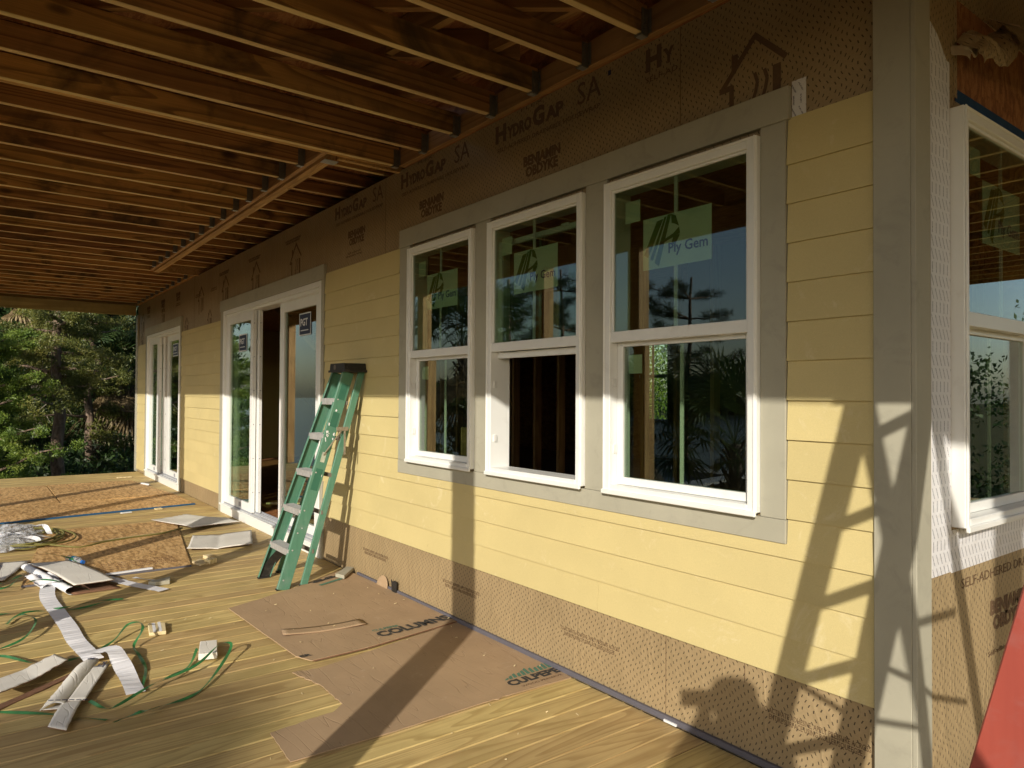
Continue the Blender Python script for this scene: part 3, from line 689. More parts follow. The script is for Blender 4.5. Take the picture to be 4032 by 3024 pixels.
# ------------------------------------------------------------------ green stepladder (folded, leaning)
gl_ = thing('stepladder', 'green fibreglass stepladder folded and leaning on the yellow wall', 'ladder', (-5.45, -.45, 0))
def gp(o): o.parent = gl_; o.matrix_parent_inverse = gl_.matrix_basis.inverted(); return o
gl_.location = (-5.45, -.45, 0); gl_.matrix_world = Matrix.Translation((-5.45, -.45, 0))
inv = Matrix.Translation((5.45, .45, 0))
def lad(name, mb, mat, bevel=.002, **k):
    o = ob(name, mb, mat, gl_, bevel, **k); o.matrix_parent_inverse = inv; return o
def FY(z): return -.69+.298*z
def FX(z, s): return (-5.702+.163*z) if s == 0 else (-5.246+.024*z)
nrm = Vector((0, .958, -.2856))       # into the wall, perpendicular to rails
for s in (0, 1):
    p0 = Vector((FX(.012, s), FY(.012), .012)); p1 = Vector((FX(1.645, s), FY(1.645), 1.645))
    Dd = Vector((.028, 0, 0)) if s == 0 else Vector((-.028, 0, 0))
    o = lad('front_rail', MB().chan(p0, p1, nrm*.092, Dd, .004), 'green')
    # slanted foot
    lad('foot', MB().beam(p0-Vector((.004, .004, .012)), p0+nrm*.1+Vector((-.004, 0, .014)), Vector((.034 if s == 0 else -.034, 0, 0)), (0, 0, .012)), 'black')
    lad('rear_rail', MB().chan((-5.80 if s == 0 else -5.255, -.505, .012), (-5.455 if s == 0 else -5.195, -.075, 1.64), (0, .052, -.01), (.022 if s == 0 else -.022, 0, 0), .004), 'green')
    lad('foot', MB().box(*((-5.805, -5.77) if s == 0 else (-5.285, -5.25)), -.51, -.44, .0, .016), 'black')
for z in (.295, .585, .868, 1.150, 1.425):
    xa, xb = FX(z, 0)+.004, FX(z, 1)-.004
    st = MB(); st.box(xa, xb, FY(z)-.006, FY(z)+.078, z-.006, z); st.box(xa, xb, FY(z)-.008, FY(z)-.004, z-.048, z); st.box(xa, xb, FY(z)+.074, FY(z)+.078, z-.03, z-.006)
    for q in range(7): st.box(xa+.004, xb-.004, FY(z)+.002+.011*q, FY(z)+.005+.011*q, z, z+.0025)
    lad('step', st, 'alu', .001)
    rb = MB(); zz = z-.02
    rb.box(-5.72+.2*z+.02, -5.25+.03*z, FY(z)+.20-.12*z/1.6+.0, FY(z)+.215-.12*z/1.6+.0, zz-.03, zz); lad('rear_brace', rb, 'darksteel', .001)
for z in (.295,):      # knee braces and black boots under the first step
    for s in (0, 1):
        sx = 1 if s == 0 else -1; x0_ = FX(.02, s)+sx*.006
        arc = [(x0_+sx*(.004+.16*t**2.2), FY(.02+.25*t)+.05*t, .02+.25*t) for t in np.linspace(0, 1, 9)]
        bm_ = MB()
        for a, b in zip(arc[:-1], arc[1:]): bm_.beam(a, b, Vector((sx*.006, 0, 0)), nrm*.08)
        lad('knee_brace', bm_, 'black', 0)
cp = MB(); cp.prism([(-5.478, 1.633), (-5.468, 1.640), (-5.452, 1.703), (-5.19, 1.703), (-5.174, 1.640), (-5.166, 1.633)], -.205, -.020, 'xz')
lad('top_cap', cp, 'black', .006)
lad('cap_lip', MB().box(-5.476, -5.168, -.212, -.2055, 1.632, 1.650).box(-5.1655, -5.159, -.206, -.02, 1.632, 1.652), 'black', .002)
lad('cap_logo', MB().tube([(-5.36, -.2066, 1.672), (-5.36, -.2056, 1.672)], .022, 14), 'darksteel', 0)
for a, b in (((-5.19, -.22, 1.185), (-5.215, -.36, .99)), ((-5.19, -.20, 1.185), (-5.19, -.20, .985))):
    lad('spreader', MB().beam(a, b, (.004, 0, 0), (0, .016, .004)), 'brace', .001)
lad('spreader', MB().beam((-5.187, -.262, 1.205), (-5.187, -.165, 1.205), (.006, 0, 0), (0, 0, -.03)), 'brace', .001)
for z0_, z1_ in ((1.22, 1.33), (.74, .90), (1.43, 1.55)):
    a = Vector((FX(z0_, 1)+.0006, FY(z0_), z0_))+nrm*.02; b = Vector((FX(z1_, 1)+.0006, FY(z1_), z1_))+nrm*.02
    lad('label_patch', MB().beam(a, b, (.0006, 0, 0), nrm*.055), 'greend', 0)
sp = MB()
for i in range(14):
    z_ = 1.10+.16*random.random() if i < 9 else random.uniform(.2, 1.5)
    c_ = Vector((FX(z_, 1)+.0009, FY(z_), z_))+nrm*random.uniform(.012, .08); r_ = random.uniform(.004, .011)
    k_ = [Vector((0, math.cos(a*PI/3)*r_*random.uniform(.5, 1.3), math.sin(a*PI/3)*r_*random.uniform(.6, 2.2))) for a in range(6)]
    b_ = len(sp.v); sp.v += [tuple(c_+q) for q in k_]; sp.f.append(tuple(range(b_, b_+6)))
lad('paint_splash', sp, 'paper', 0, kind='stuff')
a = Vector((FX(.95, 1)+.0012, FY(.95), .95))+nrm*.03
lad('caution_label', MB().beam(a, a+Vector((0, .298, 1))*.09, (.0006, 0, 0), nrm*.035), simple('worn_label', (.42, .45, .36), .6, 60, .35), 0)
rv = MB()
for z in (.08, .295, .42, .585, .868, 1.15, 1.425):
    c_ = Vector((FX(z, 1), FY(z), z))+nrm*.025; rv.tube([c_, c_+Vector((.003, 0, 0))], .006, 8)
lad('rivet', rv, 'alu', 0, kind='stuff')

# ------------------------------------------------------------------ red stepladder (open, near the camera)
rl = thing('stepladder', 'red fibreglass stepladder standing open at the right edge, close to the camera', 'ladder', (0, 0, 0))
def RF(z, s):  # front rails
    b = .47-.0739*z; return Vector((-.578+.237*z+(.035 if s else 0), -1.64+.0365*z+(b if s else 0), z))
def RR(z, s):
    b = .60-.13*z; return Vector((.56-.262*z+(.03 if s else 0), -1.70+.07*z+(b if s else 0), z))
for s in (0, 1):
    Dd = Vector((0, .034, 0)) if s == 0 else Vector((0, -.034, 0))
    ob('front_rail', MB().chan(RF(.012, s), RF(2.26, s), (.088, .0, -.021), Dd, .005), 'red', rl, .002)
    ob('rear_rail', MB().chan(RR(.012, s), RR(2.24, s), (.052, 0, .013), Dd*.8, .005), 'red', rl, .002)
    ob('foot', MB().beam(RF(0, s)-Vector((.006, 0, 0)), RF(.05, s)-Vector((.006, 0, 0)), (.1, 0, -.01), Dd*1.1), 'black', rl)
    ob('foot', MB().beam(RR(0, s)+Vector((.006, 0, 0)), RR(.05, s)+Vector((.006, 0, 0)), (.066, 0, .01), Dd), 'black', rl)
    a, b, = RF(1.18, s)+Vector((.06, Dd.y*1.2, 0)), RR(1.18, s)+Vector((-.03, Dd.y*1.2, 0)); mid = (a+b)/2+Vector((0, 0, -.05))
    ob('spreader', MB().beam(a, mid, (0, .004, 0), (0, 0, .022)).beam(mid, b, (0, .004, 0), (0, 0, .022)), 'brace', rl)
for k in range(1, 8):
    z = .296*k; a, b = RF(z, 0), RF(z, 1)
    ob('step', MB().beam(a+Vector((0, .036, 0)), b-Vector((0, .036, 0)), (.082, 0, 0), (0, 0, -.005)).beam(a+Vector((0, .036, -.005)), b-Vector((0, .036, .005)), (.005, 0, 0), (0, 0, -.03)), 'alu', rl)
    if k % 2: a, b = RR(z, 0), RR(z, 1); ob('rear_brace', MB().beam(a+Vector((-.02, .036, 0)), b-Vector((.02, .036, 0)), (.004, 0, 0), (0, 0, .03)), 'alu', rl)
ob('knee_brace', MB().beam(RF(.06, 0)+Vector((.03, .02, 0)), (RF(.29, 0)+RF(.29, 1))/2+Vector((.03, -.05, 0)), (.02, 0, 0), (0, .004, .0)), 'alu', rl)
ob('knee_brace', MB().beam(RF(.06, 1)+Vector((.03, -.02, 0)), (RF(.29, 0)+RF(.29, 1))/2+Vector((.03, .05, 0)), (.02, 0, 0), (0, .004, .0)), 'alu', rl)
tc_ = RF(2.26, 0); ob('top_cap', MB().prism([(tc_.x-.03, 2.25), (tc_.x+.27, 2.25), (tc_.x+.25, 2.32), (tc_.x-.01, 2.32)], tc_.y-.03, RF(2.26, 1).y+.03, 'xz'), 'black', rl, .006)
bo = MB()
for z in (.296, .592, .888, 1.184): 
    p_ = RF(z, 0)+Vector((.05, 0, -.012)); bo.tube([p_, p_-Vector((0, .006, 0))], .009, 10)
ob('bolt', bo, 'blackhole', rl, kind='stuff')

# ------------------------------------------------------------------ photographer (casts the shadow on the wall)
def person():
    f = Vector((-.795, .606, 0)); r = Vector((.606, .795, 0)); H0 = Vector((.40, -2.66, 0)); Z = Vector((0, 0, 1))
    J = {}; rad = {}
    def j(n, a, b, z, rr): J[n] = H0+f*a+r*b+Z*z; rad[n] = rr*(1.12 if n in ('hed', 'cro', 'jaw', 'nek') else 1)
    j('pel', 0, 0, .96, .135); j('wai', .01, 0, 1.10, .125); j('che', .0, 0, 1.30, .145); j('sho', -.01, 0, 1.43, .115); j('nek', .0, 0, 1.50, .055); j('jaw', .02, 0, 1.56, .065); j('hed', .01, 0, 1.63, .092); j('cro', .0, 0, 1.69, .068)
    j('nos', .095, 0, 1.62, .018)
    E = [('pel', 'wai'), ('wai', 'che'), ('che', 'sho'), ('sho', 'nek'), ('nek', 'jaw'), ('jaw', 'hed'), ('hed', 'cro'), ('hed', 'nos')]
    for s, q in ((-1, 'l'), (1, 'r')):
        O = .065
        j('ear'+q, .0, s*.088, 1.62, .018); E.append(('hed', 'ear'+q))
        j('hip'+q, 0, s*.10, .90, .10); j('kne'+q, .03, s*.12, .50, .062); j('ank'+q, -.01, s*.13, .09, .042); j('toe'+q, .17, s*.15, .045, .035)
        j('shd'+q, 0, s*.175, 1.41, .06); j('elb'+q, .16 if s < 0 else .15, s*(.25 if s < 0 else .17), 1.17 if s < 0 else 1.14, .066); j('wri'+q, .30, O+s*.11, 1.375, .046); j('pal'+q, .345, O+s*.092, 1.43, .04)
        E += [('pel', 'hip'+q), ('hip'+q, 'kne'+q), ('kne'+q, 'ank'+q), ('ank'+q, 'toe'+q), ('sho', 'shd'+q), ('shd'+q, 'elb'+q), ('elb'+q, 'wri'+q), ('wri'+q, 'pal'+q)]
        for k in range(4):
            L_ = (.062, .07, .066, .052)[k]; z_ = 1.475-.018*k
            j('fa%d'%k+q, .362, O+s*(.098-.004*k), z_, .009); j('fb%d'%k+q, .372+.01, O+s*(.098-L_*.45), z_, .0085); j('fc%d'%k+q, .384, O+s*(.098-L_*.85), z_, .0075)
            E += [('pal'+q, 'fa%d'%k+q), ('fa%d'%k+q, 'fb%d'%k+q), ('fb%d'%k+q, 'fc%d'%k+q)]
        j('ta'+q, .335, O+s*.085, 1.415, .011); j('tb'+q, .345, O+s*.06, 1.428, .009); E += [('pal'+q, 'ta'+q), ('ta'+q, 'tb'+q)]
    names = list(J); me = bpy.data.meshes.new('p'); me.from_pydata([tuple(J[n]) for n in names], [(names.index(a), names.index(b)) for a, b in E], [])
    o = bpy.data.objects.new('p', me); COL.objects.link(o)
    sk = o.modifiers.new('s', 'SKIN'); sk.use_smooth_shade = True
    for i, n in enumerate(names): me.skin_vertices[0].data[i].radius = (rad[n], rad[n]); me.skin_vertices[0].data[i].use_root = (n == 'pel')
    su = o.modifiers.new('u', 'SUBSURF'); su.levels = 2
    dp = bpy.context.evaluated_depsgraph_get(); nm = bpy.data.meshes.new_from_object(o.evaluated_get(dp)); bpy.data.objects.remove(o)
    nm.name = 'person'; nm.materials.clear()
    for c_ in (simple('skin', (.50, .30, .21), .5, 20, .1), M['shirt'], simple('jeans', (.05, .07, .13), .85, 20, .2), M['cardb'], simple('hair', (.05, .035, .025), .7, 60, .3)): nm.materials.append(c_)
    for p in nm.polygons:
        c_ = p.center; rel = c_-H0; a = rel.dot(f); z = c_.z
        p.material_index = 3 if z < .10 else 2 if z < .97 else (0 if (z > 1.475 or a > .20) else 1)
        if z > 1.60 and a < .04 and abs(rel.x)+abs(rel.y) < .3: p.material_index = 4
        if z > 1.68: p.material_index = 4
    o = link('person', nm); tag(o, 'person standing just behind the camera, raising a phone with both hands', 'person')
    return f, r
pf, pr = person()
ph = MB(); c0 = Vector((0, -2.51, 1.455))-pf*.022+pr*.065
ph.beam(c0-pr*.072-Vector((0, 0, .038)), c0+pr*.08-Vector((0, 0, .038)), -pf*.009, (0, 0, .076))
tag(ob('phone', ph, 'black', None, .004), 'black phone held level in the photographer\'s hands', 'phone')

# ------------------------------------------------------------------ things lying on the deck
def Pz(x, y, s=1., k=0.): return s*mnoise.noise(Vector((x*3.1+k, y*3.1-k, k)))
def patch(name, c, z, mat, label, cat, thick=.004, amp=.006, lift=None, n=(16, 10), jag=.004, group=None, under=None, parent=None):
    A, B, C_, D_ = [Vector((*p, 0)) for p in c]
    def P(u, v):
        q = (A*(1-u)+B*u)*(1-v)+(D_*(1-u)+C_*u)*v
        ed = min(u, 1-u, v, 1-v)
        jx = jag*mnoise.noise(Vector((q.x*37, q.y*37, 1))) if ed < .001 else 0
        zz = z+amp*(.5+.5*mnoise.noise(Vector((q.x*3, q.y*3, 5))))+(lift(u, v) if lift else 0)
        return (q.x+jx, q.y+jx, zz)
    o = ob(name, MB().grid(P, n[0], n[1], thick*.4), mat, parent, 0, True)
    ub = ob('brown_underside', MB().grid(lambda u, v: (lambda p: (p[0], p[1], p[2]-thick*.45))(P(u, v)), n[0], n[1], thick*.55), under or 'cardb', o)
    if label: tag(o, label, cat, group)
    return o
def board_(name, poly, z0, th, mat, label, cat, group=None, bevel=.0015):
    return tag(ob(name, MB().prism(poly, z0, z0+th), mat, None, bevel), label, cat, group)
gO = 'loose OSB sheets on the deck'
board_('osb_sheet', [(-13.25, -2.5), (-11.01, -2.5), (-11.01, -1.562), (-13.25, -1.56)], .002, .011, 'osb', 'OSB sheet farthest left, behind the blue-edged one', 'OSB sheet', gO)
board_('osb_sheet', [(-13.27, -1.54), (-11.02, -1.543), (-11.12, -.16), (-13.27, -.37)], .002, .011, 'osb', 'OSB sheet nearest the far sliding door', 'OSB sheet', gO)
o = board_('osb_sheet', [(-10.99, -2.5), (-9.65, -2.5), (-9.99, -.145), (-11.0, -.15)], .003, .012, 'osb', 'OSB sheet with a blue painted edge beyond the cardboard', 'OSB sheet', gO)
ob('blue_edge', MB().prism([(-9.675, -2.5), (-9.615, -2.5), (-9.950, -.145), (-10.005, -.146)], .0032, .0165), 'navy' if 0 else simple('blue_edge', (.02, .10, .22), .7, 20, .2), o)
o = board_('osb_sheet', [(-8.86, -1.875), (-8.79, -.63), (-6.42, -1.012), (-6.46, -2.19)], .002, .013, 'osb', 'dark OSB sheet lying alone left of the green ladder', 'OSB sheet', gO)
ob('blue_edge', MB().prism([(-6.455, -2.19), (-6.44, -2.19), (-6.402, -1.012), (-6.418, -1.012)], .0022, .0152), 'flash', o)
for q in range(4): text('RATED SHEATHING', 'cardb', o, (.55, .03), on_deck(-6.62-.07*q, -1.62, .0152, PI/2), 'lettering', .0004)

# white faced cardboard
gW = 'torn white faced cardboard pieces'
patch('cardboard', [(-8.90, -.86), (-9.11, -.44), (-8.17, -.09), (-8.05, -.62)], .012, 'cardw', 'torn white cardboard against the corner of the dark OSB sheet', 'cardboard', .006, .02, lambda u, v: .05*math.exp(-((v-.75)/.12)**2-((u-.55)/.4)**2)+.02*v, (26, 14), .02, gW)
patch('cardboard', [(-7.04, -.90), (-7.675, -.71), (-7.62, -.14), (-6.885, -.36)], .008, 'cardw', 'white cardboard rectangle with a taped seam left of the green ladder', 'cardboard', .006, .012, lambda u, v: .022*abs(v-.45)*2*(1-u*.4)-.006*math.exp(-((v-.45)/.06)**2), (14, 24), .008, gW)
o = patch('cardboard', [(-7.04, -2.12), (-6.95, -1.84), (-6.06, -1.63), (-6.0, -1.90)], .055, 'cardw', 'folded white cardboard box flap beside the plastic bottle', 'cardboard', .006, .012, lambda u, v: .018*math.sin(v*PI)+.012*v*(1-u), (10, 24), .004, gW)
def fld(u, v): 
    a = Vector((-7.04, -2.12, 0)).lerp(Vector((-6.0, -1.905, 0)), v); an = u*PI
    return (a.x-.01*math.sin(an)+.02*0, a.y-.045*math.sin(an)+.0*v, .034+.028*math.cos(an)+.004*mnoise.noise(Vector((v*40, u*4, 0))))
ob('folded_edge', MB().grid(fld, 8, 50, .002), 'paper', o, 0, True)
patch('underflap', [(-7.03, -2.11), (-6.93, -1.83), (-6.0, -1.60), (-5.99, -1.90)], .006, 'cardb', None, None, .005, .004, None, (8, 14), .004, None, 'cardb', o)
patch('cardboard', [(-7.50, -2.45), (-7.38, -2.08), (-6.73, -2.285), (-6.7, -2.45)], .012, 'cardw', 'white cardboard wedge at the left edge above the green strapping', 'cardboard', .006, .006, None, (8, 14), .006, gW)
patch('cardboard', [(-6.92, -2.50), (-7.45, -2.50), (-7.40, -2.30), (-6.78, -2.36)], .03, 'cardw', 'pale cardboard strip cut off by the left edge of the picture', 'cardboard', .006, .006, None, (8, 8), .006, gW)
# lower-left creased piece
patch('cardboard', [(-4.30, -2.44), (-4.565, -2.13), (-4.375, -2.085), (-4.08, -2.385)], .028, 'cardw', 'creased white cardboard piece at the lower left', 'cardboard', .007, .008, lambda u, v: .03*abs(u-.5)+.018*v, (24, 10), .006, gW)
patch('cardboard', [(-4.06, -2.42), (-4.34, -2.06), (-4.30, -2.045), (-4.0, -2.41)], .004, 'cardb', 'thin brown cardboard strip under the creased white piece', 'cardboard', .004, .004, None, (18, 4), .004)
# printed forked box piece
o = patch('cardboard', [(-4.29, -2.06), (-4.355, -1.945), (-3.88, -2.145), (-3.86, -2.24)], .04, 'cardw', 'forked white carton piece printed with blue dashes at lower left', 'cardboard', .007, .006, lambda u, v: .02*math.sin(u*PI)-.018*v, (10, 24), .004, gW, 'paper')
patch('carton_leg', [(-3.865, -2.235), (-3.885, -2.14), (-3.80, -2.10), (-3.80, -2.10)], .02, 'cardw', None, None, .006, .002, None, (6, 6), .002, None, 'cardb', o)
patch('carton_leg', [(-3.90, -2.15), (-3.92, -2.06), (-3.57, -2.165), (-3.655, -2.225)], .018, 'cardw', None, None, .006, .004, lambda u, v: .010*math.sin(v*3), (6, 14), .003, None, 'cardb', o)
patch('carton_leg', [(-4.27, -1.985), (-4.265, -1.91), (-3.86, -2.065), (-3.90, -2.13)], .036, 'cardw', None, None, .006, .003, lambda u, v: -.012*v, (6, 14), .002, None, 'cardb', o)
text('PGT', 'navy', o, (.085, .035), on_deck(-4.235, -1.955, .064, math.radians(-22)), 'lettering', .0006, .02)
text('GE', 'navy', o, (.035, .025), on_deck(-4.30, -2.01, .068, math.radians(60)), 'lettering', .0006, .02)
for q in range(6):
    a = Vector((-3.90+.012*q, -2.205+.026*q, .045-.0015*q)); ob('printed_dash', MB().beam(a, a+Vector((.012, .02, -.0005)), (.006, -.003, 0), (0, 0, .0008)), 'navy', o)

# membrane ribbon and scraps
def cat(pts, n):
    pts = [Vector(p) for p in pts]; P = [pts[0]*2-pts[1]]+pts+[pts[-1]*2-pts[-2]]; out = []
    for i in range(1, len(P)-2):
        for k in range(n):
            t = k/n; a, b, c, d = P[i-1:i+3]
            out.append(.5*((2*b)+(c-a)*t+(2*a-5*b+4*c-d)*t*t+(-a+3*b-3*c+d)*t**3))
    out.append(pts[-1]); return out
def ribbon(name, pts, wd, mat, label, catg, n=10, th=.0012, tw=0., wr=0., group=None, parent=None):
    C_ = cat(pts, n); m_ = MB(); L_ = len(C_); rows = []
    for i, p in enumerate(C_):
        t = (C_[min(i+1, L_-1)]-C_[max(i-1, 0)]).normalized(); s_ = Vector((-t.y, t.x, 0)).normalized()
        an = tw*math.sin(i*.35+len(label or '')); s_ = s_*math.cos(an)+Vector((0, 0, 1))*math.sin(an)
        wz = wr*(mnoise.noise(Vector((i*.9, 0, 2)))+.6*(i % 2))
        rows.append((p-s_*wd/2+Vector((0, 0, wz)), p+s_*wd/2+Vector((0, 0, wz*.6))))
    for i in range(L_-1):
        a, b = rows[i]; c, d = rows[i+1]; base = len(m_.v)
        for q in (a, b, d, c): m_.v.append(tuple(q))
        for q in (a, b, d, c): m_.v.append((q.x, q.y, q.z-th))
        m_.f += [(base, base+1, base+2, base+3), (base+7, base+6, base+5, base+4), (base, base+4, base+5, base+1), (base+2, base+6, base+7, base+3)]
    o = ob(name, m_, mat, parent)
    if label: tag(o, label, catg, group)
    return o
ribbon('membrane_strip', [(-6.32, -2.03, .03), (-5.95, -2.06, .02), (-5.5, -2.03, .012), (-5.15, -2.01, .014), (-4.85, -2.0, .012), (-4.55, -1.97, .016), (-4.40, -1.965, .03)], .095, 'membrane', 'long crinkled white membrane strip running towards the lower left', 'membrane strip', 14, .0015, 0, .006)
ribbon('membrane_scrap', [(-4.52, -1.985, .04), (-4.42, -1.90, .065), (-4.33, -1.875, .075), (-4.22, -1.865, .05), (-4.05, -1.86, .035), (-3.84, -1.855, .012)], .085, 'membrane', 'short white membrane end folded over the printed carton', 'membrane strip', 8, .0015, .15, .003)
ribbon('membrane_strip', [(-6.42, -1.73, .03), (-6.30, -1.66, .03), (-6.05, -1.52, .012), (-5.72, -1.36, .012)], .085, 'membrane', 'pale membrane strip in front of the dark OSB sheet', 'membrane strip', 8, .0015, 0, .003)
ribbon('paper_sliver', [(-6.25, -1.47, .012), (-6.12, -1.42, .02), (-6.02, -1.33, .012)], .03, 'paper', 'small curled white paper sliver right of the membrane', 'paper scrap', 6, .001, .3)
patch('plastic_scrap', [(-6.62, -2.16), (-6.66, -1.98), (-6.30, -1.92), (-6.22, -2.08)], .02, 'membrane', 'crumpled white wrapping scrap with red print under the flap', 'wrapping scrap', .002, .05, lambda u, v: .03*math.sin(u*9)*math.sin(v*7), (14, 14), .02, None, 'paper')
gS = 'pieces of green plastic strapping'
for pts, lb in (([(-5.74, -2.5, .01), (-5.72, -2.34, .012), (-5.66, -2.10, .014), (-5.62, -1.98, .02), (-5.62, -1.80, .03), (-5.61, -1.64, .02)], 'green strap crossing under the long white membrane strip'),
    ([(-5.36, -2.5, .01), (-5.37, -2.36, .02), (-5.52, -2.22, .05), (-5.60, -2.05, .012), (-5.57, -1.90, .012), (-5.63, -1.72, .02)], 'green strap just nearer than the crossing one'),
    ([(-4.93, -2.48, .01), (-4.95, -2.36, .012), (-5.03, -2.24, .03), (-5.28, -2.17, .05), (-5.50, -2.21, .04), (-5.58, -2.26, .02), (-5.45, -2.31, .012)], 'looped green strap bent into a hook at the left'),
    ([(-4.60, -1.915, .012), (-4.72, -1.82, .02), (-4.835, -1.735, .06), (-4.76, -1.68, .08), (-4.64, -1.69, .07), (-4.54, -1.75, .02), (-4.38, -1.75, .012), (-4.14, -1.76, .012), (-3.91, -1.815, .012)], 'arched green strap left of the yellow striped block'),
    ([(-4.25, -1.48, .03), (-4.05, -1.57, .012), (-3.91, -1.69, .03), (-3.85, -1.775, .035), (-3.70, -1.945, .03), (-3.71, -2.0, .02), (-3.87, -2.045, .012)], 'green strap curving from the grey offcut to the printed carton'),
    ([(-3.86, -1.80, .02), (-3.96, -1.56, .04), (-4.11, -1.405, .07), (-4.10, -1.34, .07), (-3.98, -1.40, .04), (-3.74, -1.56, .012), (-3.635, -1.67, .012), (-3.585, -1.82, .02), (-3.48, -1.90, .06), (-3.56, -1.99, .01)], 'long green strap loop nearest the camera on open boards'),
    ([(-4.0, -2.40, .008), (-3.83, -2.21, .008), (-3.61, -2.01, .008)], 'straight green strap under the forked carton'),
    ([(-4.80, -2.48, .01), (-4.79, -2.36, .02), (-4.52, -2.22, .03), (-4.50, -2.10, .02), (-4.54, -2.0, .012)], 'green strap touching the creased white cardboard'),
    ([(-6.60, -2.5, .03), (-6.45, -2.36, .05), (-6.45, -2.28, .06), (-6.66, -2.18, .05)], 'green strap bent up at the left edge'),
    ([(-6.42, -2.5, .03), (-6.30, -2.30, .05), (-6.60, -2.20, .04)], 'second green strap bent up at the left edge'),
    ([(-7.25, -1.98, .09), (-7.02, -1.86, .085), (-6.93, -1.80, .06), (-6.80, -1.78, .02)], 'green strap lying over the plastic bottle'),
    ([(-6.32, -2.16, .06), (-6.20, -2.10, .10), (-6.12, -1.99, .09), (-6.05, -1.80, .012)], 'green strap round the top of the membrane strip')):
    ribbon('plastic_strap', pts, .015, 'strap', lb, 'strap', 9, .0009, .5, 0, gS)

# cord coil
cd = []
for i in range(170):
    t = i/170*2*PI*6; k = i/170; cd.append((-8.42+(.42+.10*math.sin(k*23))*math.cos(t)+.08*math.sin(k*9), -2.12+(.30+.1*math.sin(k*17))*math.sin(t)+.1*k, .02+.035*k+.012*math.sin(t*1.3)))
cd += [(-7.9, -1.9, .04), (-7.72, -1.68, .02), (-7.84, -1.50, .022), (-7.95, -1.2, .022), (-7.98, -.93, .025), (-8.15, -.70, .03)]
cl_ = ob('cord', MB().tube([tuple(p) for p in cat(cd, 2)], .0085, 6), 'hose', None, 0, True); tag(cl_, 'olive cord coiled at the left with its tail over the OSB', 'cord')
def bagf(u, v):
    a = u*2*PI; r_ = .02+.20*v; q = Vector((math.cos(a)*r_*2.2, math.sin(a)*r_*1.3, 0))
    return (-8.35+q.x+.03*mnoise.noise(q*14), -2.2+q.y+.03*mnoise.noise(q*15+Vector((9, 0, 0))), .05*(1-v**2)+.07*abs(mnoise.noise(q*9))+.012)
tag(ob('plastic_bag', MB().grid(bagf, 40, 12, .0006), 'bag', None), 'crumpled clear plastic bag on the coiled cord', 'plastic bag')
tag(ob('plastic_bag', MB().grid(lambda u, v: (lambda p: (p[0]-.55, p[1]+.04, p[2]))(bagf(u, v)), 40, 12, .0006), 'bag', None), 'crumpled clear plastic bag farther back, behind the white ribbons', 'plastic bag')
for i, (pts, lb) in enumerate((([(-8.5, -2.35, .06), (-8.45, -2.15, .10), (-8.60, -1.92, .12), (-8.45, -1.86, .05)], 'white looped ribbon upright on the cord'), ([(-8.2, -2.4, .05), (-8.15, -2.15, .09), (-8.1, -2.0, .08), (-8.0, -1.98, .03)], 'white ribbon nearest the clear bag'), ([(-8.75, -2.35, .05), (-8.5, -2.05, .06), (-8.25, -1.84, .04)], 'white ribbon pointing to the OSB sheet'))):
    ribbon('white_ribbon', pts, .045, 'paper', lb, 'ribbon', 8, .001, .6, .003, 'white ribbons on the cord coil')
# bottle
bt = thing('water_bottle', 'clear plastic water bottle with blue cap lying on the OSB', 'bottle', (0, 0, 0))
a, b = Vector((-7.09, -1.83, .05)), Vector((-6.87, -1.745, .05)); dr = (b-a).normalized()
ob('bottle_body', MB().tube([a, a+dr*.005, a+dr*.05, a+dr*.055, a+dr*.10, a+dr*.105, a+dr*.155, a+dr*.20, a+dr*.215], [.022, .032, .033, .031, .033, .031, .033, .014, .0125], 18), 'bag', bt, 0, True)
ob('bottle_label', MB().tube([a+dr*.07, a+dr*.12], .0338, 18, False), simple('label_blue', (.10, .30, .42), .5), bt)
ob('bottle_cap', MB().tube([a+dr*.213, a+dr*.236], .0155, 14), 'water_bottle_cap', bt)

